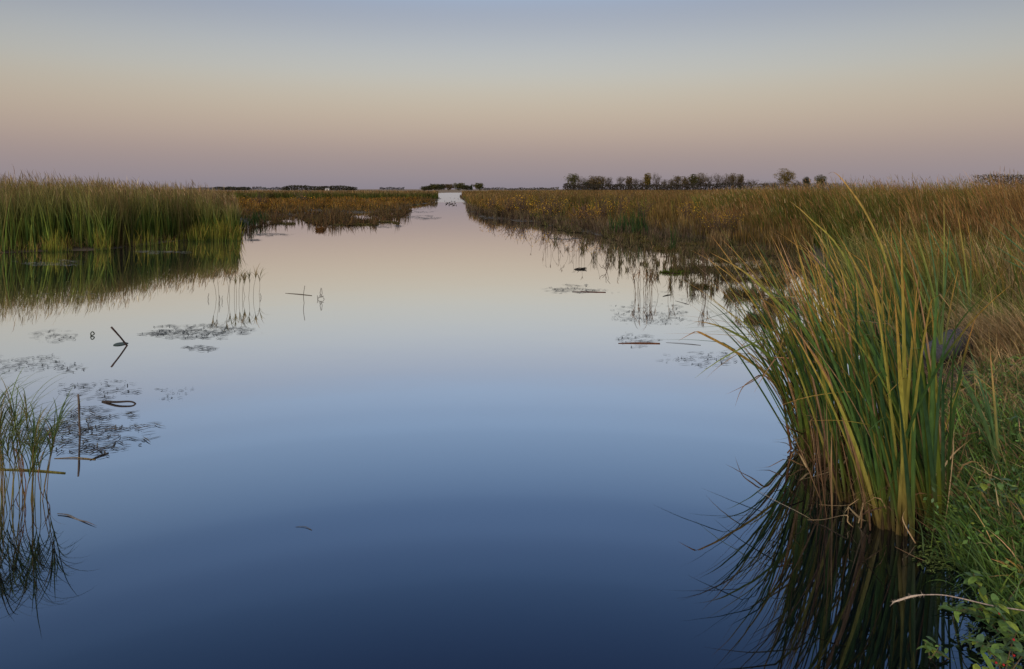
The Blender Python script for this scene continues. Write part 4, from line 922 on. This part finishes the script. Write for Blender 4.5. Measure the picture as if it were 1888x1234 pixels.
# grey log
root = empty('grey_log', onb(1762, 8.6)-c3(0, 0, .04)); b = np.array(root.location)
tag(root, 'weathered blue grey log lying in the grass behind the cattails', 'log')
g = G(); path = [c3(-.75, -.45, .10), c3(-.4, -.25, .16), c3(-.1, -.07, .21), c3(.16, .07, .24), c3(.22, .10, .24)]
tube(g, path, [.11, .13, .155, .155, .145], (.06, .062, .075), 18, n=26)
V = g.v[0]; dn = (fbm(np.arctan2(V[:, 2]-.2, V[:, 1])*3+9, V[:, 0]*.6+5, .25, 44)-.5)*.04
g.v[0] = V*1+np.stack([dn*0, dn, dn], -1); g.build('bark', M_wood, root)
g = G(); aa = np.linspace(0, 2*PI, 19)[:-1]; ax = c3(.9, .4, .05); ax /= np.linalg.norm(ax); A = np.cross(ax, c3(0, 0, 1)); A /= np.linalg.norm(A); B = np.cross(ax, A)
cc = c3(.225, .102, .24); rs = [.125, .09, .04, .004]
V = np.concatenate([cc+ax*.012*(k > 0)+(A*np.cos(aa)[:, None]+B*np.sin(aa)[:, None])*r_ for k, r_ in enumerate(rs)])
g.add(V, [[k*18+j, k*18+(j+1) % 18, (k+1)*18+(j+1) % 18, (k+1)*18+j] for k in range(3) for j in range(18)], c3(.05, .045, .045)); g.build('cut_end', M_wood, root)

# ------------------------------------------------------------------ trees on the horizon
def tree(u, top, wpx, D, label, kind='bare', group='trees on the horizon', name=None, base=350.3):
    h = HC-(top-HY)*D/F; w = wpx*D/F*1.15; px = D/683.0
    b = c3((u-944)*D/F, D, .1)
    kinds = {'bare': ('bare_tree', [(.10, .085, .07), (.13, .11, .08), (.12, .09, .06)], 1500), 'brown': ('brown_tree', [(.13, .10, .06), (.10, .085, .045), (.16, .12, .06)], 2200),
             'olive': ('leafy_tree', [(.085, .085, .035), (.12, .11, .035), (.07, .075, .035)], 3200), 'yellow': ('yellow_tree', [(.20, .14, .035), (.16, .12, .03), (.11, .10, .03)], 4200),
             'conifer': ('conifer_tree', [(.03, .045, .025), (.04, .055, .03)], 700), 'dark': ('dark_tree', [(.05, .055, .035), (.07, .07, .035)], 2600)}
    nm, cols, n = kinds[kind]
    root = empty(nm, b); tag(root, label, 'tree', group)
    gt = G(); gc_ = G(); bark = (.09, .075, .065)
    x0 = rng.normal()*.02*h
    th = h*(.95 if kind == 'conifer' else .55)
    tube(gt, [c3(0, 0, -.3), c3(x0*.4, 0, th*.5), c3(x0, 0, th)], [.022*h+.05, .017*h+.05, .008*h+.04], bark, 6, n=7)
    tips = []
    nl = 9 if kind != 'conifer' else 0
    for i in range(nl):
        t = rng.uniform(.3, 1); p0 = c3(x0*t, 0, th*t*.98); a = 2*PI*i/nl+rng.normal()*.4; rr = w*.5*rng.uniform(.45, .95)*(1-.35*max(0, t-.7))
        zt = th*t+(h-th*t)*rng.uniform(.35, .98)*(1-.25*(rr/(w*.5))**2)
        p1 = c3(x0+math.cos(a)*rr, math.sin(a)*rr, zt); mid1 = p0*.5+p1*.5+c3(0, 0, -.04*h)+rng.normal(0, .02*h, 3)
        tube(gt, [p0, mid1, p1], [.010*h+.02, .006*h+.02, max(.1*px, .015)], bark, 4, n=5); tips.append(p1)
        for j in range(5):
            q0 = mid1*(1-j/5)+p1*j/5; q1 = q0+c3(rng.normal()*.12*w, rng.normal()*.12*w, rng.uniform(.02, .2)*h*.7)
            q1[2] = min(q1[2], h); tube(gt, [q0, q1], max(.10*px, .012), bark, 3); tips.append(q1)
    gt.build('trunk', M_wood, root)
    if kind == 'conifer':
        z = rng.uniform(.08, 1, n)**.8; r = (1-z)*w*.5*rng.uniform(.3, 1.05, n); a = rng.uniform(0, 2*PI, n); P = np.stack([r*np.cos(a), r*np.sin(a), z*h], -1)
    else:
        tips = np.array(tips); i = rng.integers(len(tips), size=n); sg = {'bare': .07, 'brown': .08}.get(kind, .10)
        P = tips[i]+rng.normal(0, 1, (n, 3))*c3(sg*w, sg*w, sg*h*.75)
        if kind in ('olive', 'yellow', 'dark'):
            lo = rng.uniform(size=n) < .35; a = rng.uniform(0, 2*PI, n); r = w*.42*np.sqrt(rng.uniform(0, 1, n)); P2 = np.stack([r*np.cos(a), r*np.sin(a), h*rng.uniform(.18, .8, n)], -1)
            P = np.where(lo[:, None], P2, P)
        dm = rng.uniform(size=n) < (.9 if wpx > 28 else .62); q3 = rng.normal(size=(n, 3)); q3 /= np.linalg.norm(q3, axis=1)[:, None]; q3 *= rng.uniform(0, 1, n)[:, None]**.4
        lump = 1+.38*np.sin(q3[:, 0]*5+u)*np.cos(q3[:, 2]*6+u*.7)+.12*np.sin(q3[:, 0]*13+u*2)
        P2 = q3*lump[:, None]*c3(w*.52, w*.52, h*.42)+c3(x0, 0, h*.60)
        P = np.where(dm[:, None], P2, P)
        P[:, 2] = np.clip(P[:, 2], .06*h, h*1.01)
    cols = [tuple(np.array(c_)*.8) for c_ in cols]
    V, Fq, C = cards(P, rng.uniform(.45, 1.0, n)*px*(.55 if kind == 'bare' else .9), pal(n, cols, jit=.25), asp=.8); gc_.add(V, Fq, C); gc_.build('crown', M_crown, root)
T = [(1056, 321, 24, 'olive', 'leafy olive tree at the left end of the right treeline'), (1075, 325, 22, 'bare', 'bare grey tree just right of the leafy end tree'), (1085, 333, 16, 'dark', 'low dark bushy tree between two bare grey trees'),
     (1094, 325, 16, 'brown', 'brown domed tree above the small yellow green one'), (1099, 336, 13, 'yellow', 'small round yellow green tree at the front of the first group'), (1108, 325, 18, 'brown', 'brown tree right of the small yellow green one'),
     (1123, 327, 12, 'bare', 'thin bare tree closing the first group'), (1144, 326, 15, 'bare', 'bare rounded tree opening the second group'), (1159, 326, 12, 'brown', 'tree with a few rusty leaves in the second group'),
     (1172, 329, 13, 'bare', 'short bare tree in the middle of the second group'), (1184, 328, 13, 'bare', 'bare tree left of the tall yellow green one'), (1194, 320, 11, 'yellow', 'tall slim yellow green tree in the second group'),
     (1212, 319, 17, 'bare', 'tallest bare tree of the second group'), (1225, 331, 14, 'bare', 'low bare thicket tree right of the tallest bare one'), (1237, 331, 12, 'bare', 'low bare tree before the gap between groups'),
     (1248, 325, 20, 'brown', 'broad brown tree opening the third group'), (1264, 326, 12, 'brown', 'narrow brown tree second in the third group'), (1277, 322, 14, 'olive', 'dark olive tree third in the third group'),
     (1292, 319, 20, 'brown', 'tall grey brown tree of the third group'), (1308, 323, 16, 'bare', 'bare forked tree right of the tall grey brown one'), (1322, 320, 16, 'bare', 'tall bare tree in the middle of the third group'),
     (1336, 322, 14, 'bare', 'bare tree fourth from the right end of the treeline'), (1350, 320, 18, 'brown', 'brown spreading tree near the right end of the treeline'), (1366, 322, 11, 'brown', 'narrow brown tree at the right end of the treeline'),
     (1386, 331, 22, 'bare', 'low grey tree beyond the right end of the treeline'), (1412, 335, 18, 'bare', 'low bare shrub like tree before the lone round tree'), (1448, 312, 28.5, 'yellow', 'lone round yellow olive tree above the reeds'),
     (1487, 327, 11, 'dark', 'small dark pointed tree right of the lone round tree'), (1513, 323, 16, 'olive', 'olive tree peeping over the tall right reeds'), (1470, 333, 16, 'bare', 'low bare tree under the right side of the lone round tree'), (1428, 336, 14, 'bare', 'low bare tree under the left side of the lone round tree')]
for i, (u_, t_, w_, k_, l_) in enumerate(T): tree(u_, t_, w_, 600+rng.uniform(-40, 60), l_, k_, 'treeline on the right horizon')
TC = [(784, 344, 12, 'dark', 'low dark tree at the left end of the clump beyond the channel'), (793, 343, 10, 'dark', 'second low dark tree in the clump beyond the channel'), (802, 339.5, 16, 'olive', 'round brownish tree left in the clump beyond the channel'),
      (814, 340, 13, 'dark', 'dark tree right of the round brownish one beyond the channel'), (828, 340, 15, 'brown', 'greyish tree at the middle of the clump beyond the channel'), (847, 338, 17, 'olive', 'broad yellow brown tree in the clump beyond the channel'),
      (860, 342, 16, 'dark', 'low dark tree right of the broad yellow brown one'), (869, 340.5, 7, 'conifer', 'narrow conifer in the clump beyond the channel'), (883, 338, 15, 'olive', 'round tree at the right end of the clump beyond the channel')]
for u_, t_, w_, k_, l_ in TC: tree(u_, t_, w_, 900, l_, k_, 'tree clump beyond the channel')
def wood(name, label, u0, u1, topf, D, n, cols, cs=1.0):
    u = rng.uniform(u0, u1, n); top = topf(u); hmax = HC-(top-HY)*D/F; z = rng.uniform(0, 1, n)**.8*hmax
    P = np.stack([(u-944)*D/F, D+rng.uniform(-15, 15, n), z], -1); V, Fq, C = cards(P, rng.uniform(.8, 1.7, n)*D/683*cs, pal(n, cols, jit=.2), asp=.8)
    return tag(G().add(V, Fq, C).build(name, M_crown), label, 'wood', kind='stuff')
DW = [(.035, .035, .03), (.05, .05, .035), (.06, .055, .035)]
nf = lambda a, b, s, sd: (lambda u: a-(a-b)*fbm(u, u*0, s, sd))
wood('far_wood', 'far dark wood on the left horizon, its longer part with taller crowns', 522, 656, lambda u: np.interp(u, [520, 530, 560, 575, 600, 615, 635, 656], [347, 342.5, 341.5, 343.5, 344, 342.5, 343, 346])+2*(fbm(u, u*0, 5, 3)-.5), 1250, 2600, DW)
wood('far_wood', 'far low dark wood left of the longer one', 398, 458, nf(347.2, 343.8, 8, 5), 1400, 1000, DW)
wood('far_wood', 'faint grey wood between the two dark ones', 440, 530, nf(348, 343.5, 10, 6), 2600, 700, [(.13, .13, .15)])  # distance haze painted into the pale colour of the faint grey woods
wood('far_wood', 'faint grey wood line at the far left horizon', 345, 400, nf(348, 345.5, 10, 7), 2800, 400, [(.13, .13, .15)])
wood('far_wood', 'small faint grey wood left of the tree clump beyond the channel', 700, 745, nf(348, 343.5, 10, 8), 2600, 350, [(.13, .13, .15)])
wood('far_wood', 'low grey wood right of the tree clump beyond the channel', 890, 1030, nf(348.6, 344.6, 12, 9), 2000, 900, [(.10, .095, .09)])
wood('far_wood', 'dark wood rising over the reeds at the far right', 1810, 2080, nf(326, 319, 14, 10), 420, 9000, [(.06, .055, .045), (.08, .07, .05)])
wood('far_wood', 'low thin scrub line right of the treeline, under the lone round tree', 1375, 1560, lambda u: 339+5*(fbm(u, u*0, 9, 12)-.5), 580, 3500, [(.08, .07, .06), (.10, .085, .06)], .8)
wood('hedge_thicket', 'dark thicket along the foot of the right treeline', 1040, 1375, lambda u: 340-3*np.clip((u-1240)/130, 0, 1)+6*(fbm(u, u*0, 9, 11)-.5), 560, 9000, [(.04, .033, .03), (.05, .04, .028), (.035, .035, .022)])

# white farm building
root = empty('farm_building', c3((604-944)*1100/F, 1100, .2)); tag(root, 'tiny white farm building in front of the far left wood', 'building')
g = G(); w_, d_, h_ = 3.2, 3, 2.4
g.add([(-w_, -d_, 0), (w_, -d_, 0), (w_, d_, 0), (-w_, d_, 0), (-w_, -d_, h_), (w_, -d_, h_), (w_, d_, h_), (-w_, d_, h_)], [(0, 1, 5, 4), (1, 2, 6, 5), (2, 3, 7, 6), (3, 0, 4, 7)], c3(.42, .42, .42)); g.build('wall', M_paint, root, smooth=False)
g = G(); g.add([(-w_-.3, -d_-.4, h_-.1), (w_+.3, -d_-.4, h_-.1), (w_+.3, 0, h_+1.6), (-w_-.3, 0, h_+1.6), (-w_-.3, d_+.4, h_-.1), (w_+.3, d_+.4, h_-.1)], [(0, 1, 2, 3), (3, 2, 5, 4)], c3(.2, .2, .21)); g.build('roof', M_paint, root, smooth=False)
g = G(); g.add([(-1, -d_-.02, 0), (1, -d_-.02, 0), (1, -d_-.02, 2.2), (-1, -d_-.02, 2.2)], [(0, 1, 2, 3)], c3(.1, .1, .1)); g.build('door', M_paint, root, smooth=False)

# ------------------------------------------------------------------ ducks on the far channel
g = G(); st = [(-.26, .07, .01), (-.20, .06, .05), (-.08, .05, .085), (.06, .05, .09), (.14, .07, .065), (.17, .13, .035), (.19, .19, .03), (.225, .215, .038), (.255, .21, .026), (.30, .20, .010)]
tube(g, [c3(x, 0, z) for x, z, r in st], np.array([r for *_, r in st]), (.045, .038, .03), 10)
duck = g.build('duck', M_bird)
spots = [(820, 371.5, 'left'), (825, 375, 'left'), (829, 374, 'left'), (831, 377, ''), (834, 376, ''), (836, 379, ''), (839, 375.5, ''), (841, 379, ''), (833, 372, ''), (838, 372.5, ''), (828, 378.5, ''), (823, 377, ''), (845, 367.5, ''), (838, 366, ''), (812, 367, ''), (830, 365.5, '')]
for i, (u_, v_, _) in enumerate(spots):
    o = duck if i == 0 else duck.copy()
    if i: COL.objects.link(o)
    o.location = [float(q) for q in onw(u_, v_)]; o.rotation_euler = (0, 0, rng.uniform(0, 2*PI)); sc_ = rng.uniform(.65, .85); o.scale = (sc_,)*3
    tag(o, 'small dark duck swimming in the flock on the far channel' if v_ > 370 else 'dark duck swimming beyond the flock, farther up the channel', 'duck', 'ducks on the channel' if v_ > 370 else 'ducks beyond the flock')

# ------------------------------------------------------------------ sky and light
world = bpy.data.worlds.new('World'); scn.world = world; world.use_nodes = True
nt = world.node_tree; nt.nodes.clear(); out = nt.nodes.new('ShaderNodeOutputWorld')
tc = nt.nodes.new('ShaderNodeTexCoord'); nrm = nt.nodes.new('ShaderNodeVectorMath'); nrm.operation = 'NORMALIZE'; nt.links.new(tc.outputs['Generated'], nrm.inputs[0])
sp = nt.nodes.new('ShaderNodeSeparateXYZ'); nt.links.new(nrm.outputs[0], sp.inputs[0])
asn = nt.nodes.new('ShaderNodeMath'); asn.operation = 'ARCSINE'; nt.links.new(sp.outputs['Z'], asn.inputs[0])
dv = nt.nodes.new('ShaderNodeMath'); dv.operation = 'MULTIPLY_ADD'; dv.inputs[1].default_value = 180/PI/60; dv.inputs[2].default_value = .05/1; nt.links.new(asn.outputs[0], dv.inputs[0])
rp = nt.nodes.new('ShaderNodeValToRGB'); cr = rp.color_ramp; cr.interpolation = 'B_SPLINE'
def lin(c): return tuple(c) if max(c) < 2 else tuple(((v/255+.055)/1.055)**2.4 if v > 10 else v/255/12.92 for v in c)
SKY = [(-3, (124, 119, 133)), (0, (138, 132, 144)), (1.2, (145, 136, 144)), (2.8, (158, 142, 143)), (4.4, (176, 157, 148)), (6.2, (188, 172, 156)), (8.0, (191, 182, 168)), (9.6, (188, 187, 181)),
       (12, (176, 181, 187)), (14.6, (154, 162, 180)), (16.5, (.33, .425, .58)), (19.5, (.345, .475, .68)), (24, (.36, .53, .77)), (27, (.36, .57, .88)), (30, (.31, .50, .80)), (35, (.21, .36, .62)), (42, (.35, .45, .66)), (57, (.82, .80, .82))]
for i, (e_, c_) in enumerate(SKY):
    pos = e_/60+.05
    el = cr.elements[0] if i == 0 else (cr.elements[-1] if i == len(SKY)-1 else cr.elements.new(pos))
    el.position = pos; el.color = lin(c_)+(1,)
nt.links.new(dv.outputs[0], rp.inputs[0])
# afterglow of the set sun behind the camera
ng = nt.nodes.new('ShaderNodeVectorMath'); ng.operation = 'DOT_PRODUCT'; ng.inputs[1].default_value = (-.35, -.93, .12); nt.links.new(nrm.outputs[0], ng.inputs[0])
m1 = nt.nodes.new('ShaderNodeMapRange'); m1.interpolation_type = 'SMOOTHSTEP'; m1.inputs['From Min'].default_value = .1; m1.inputs['From Max'].default_value = 1.0; nt.links.new(ng.outputs['Value'], m1.inputs['Value'])
gm = nt.nodes.new('ShaderNodeMix'); gm.data_type = 'RGBA'; gm.inputs['A'].default_value = (0, 0, 0, 1); gm.inputs['B'].default_value = (1.25, .98, .74, 1); nt.links.new(m1.outputs[0], gm.inputs['Factor'])
ad = nt.nodes.new('ShaderNodeMix'); ad.data_type = 'RGBA'; ad.blend_type = 'ADD'; ad.inputs['Factor'].default_value = 1
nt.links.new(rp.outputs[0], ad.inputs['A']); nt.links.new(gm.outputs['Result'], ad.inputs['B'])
# sky colour dimmed higher up towards both sides, imitating lens vignetting
xx = nt.nodes.new('ShaderNodeMath'); xx.operation = 'MULTIPLY'; nt.links.new(sp.outputs['X'], xx.inputs[0]); nt.links.new(sp.outputs['X'], xx.inputs[1])
xz = nt.nodes.new('ShaderNodeMath'); xz.operation = 'MULTIPLY'; nt.links.new(xx.outputs[0], xz.inputs[0]); nt.links.new(sp.outputs['Z'], xz.inputs[1])
fz = nt.nodes.new('ShaderNodeMapRange'); fz.inputs['From Max'].default_value = .3; fz.inputs['To Min'].default_value = 1; fz.inputs['To Max'].default_value = .4; nt.links.new(xz.outputs[0], fz.inputs['Value'])
vm = nt.nodes.new('ShaderNodeVectorMath'); vm.operation = 'SCALE'; nt.links.new(ad.outputs['Result'], vm.inputs[0]); nt.links.new(fz.outputs[0], vm.inputs['Scale'])
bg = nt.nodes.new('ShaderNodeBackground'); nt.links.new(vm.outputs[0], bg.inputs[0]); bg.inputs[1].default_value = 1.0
sky = nt.nodes.new('ShaderNodeTexSky'); sky.sky_type = 'NISHITA'; sky.sun_disc = False; sky.sun_elevation = R(4); sky.sun_rotation = R(200)
b2 = nt.nodes.new('ShaderNodeBackground'); b2.inputs[1].default_value = .01; nt.links.new(sky.outputs[0], b2.inputs[0])
add = nt.nodes.new('ShaderNodeAddShader'); nt.links.new(bg.outputs[0], add.inputs[0]); nt.links.new(b2.outputs[0], add.inputs[1]); nt.links.new(add.outputs[0], out.inputs[0])
sl = bpy.data.lights.new('sun', 'SUN'); sl.energy = 1.4; sl.angle = R(14); sl.color = (1, .80, .58)
so = bpy.data.objects.new('sun', sl); COL.objects.link(so); so.rotation_euler = (R(70), 0, R(-28))   # low, from behind the camera

cam = bpy.data.cameras.new('camera'); co = bpy.data.objects.new('camera', cam); COL.objects.link(co)
co.location = (0, 0, HC); co.rotation_euler = (R(90), 0, 0); cam.sensor_width = 36; cam.lens = F/1888*36
cam.shift_y = -(617-HY)/1888; cam.clip_end = 20000; cam.clip_start = .05
scn.camera = co
scn.view_settings.view_transform = 'Standard'; scn.view_settings.look = 'None'; scn.view_settings.exposure = 0; scn.view_settings.gamma = 1
scn.cycles.max_bounces = 6; scn.cycles.transparent_max_bounces = 8
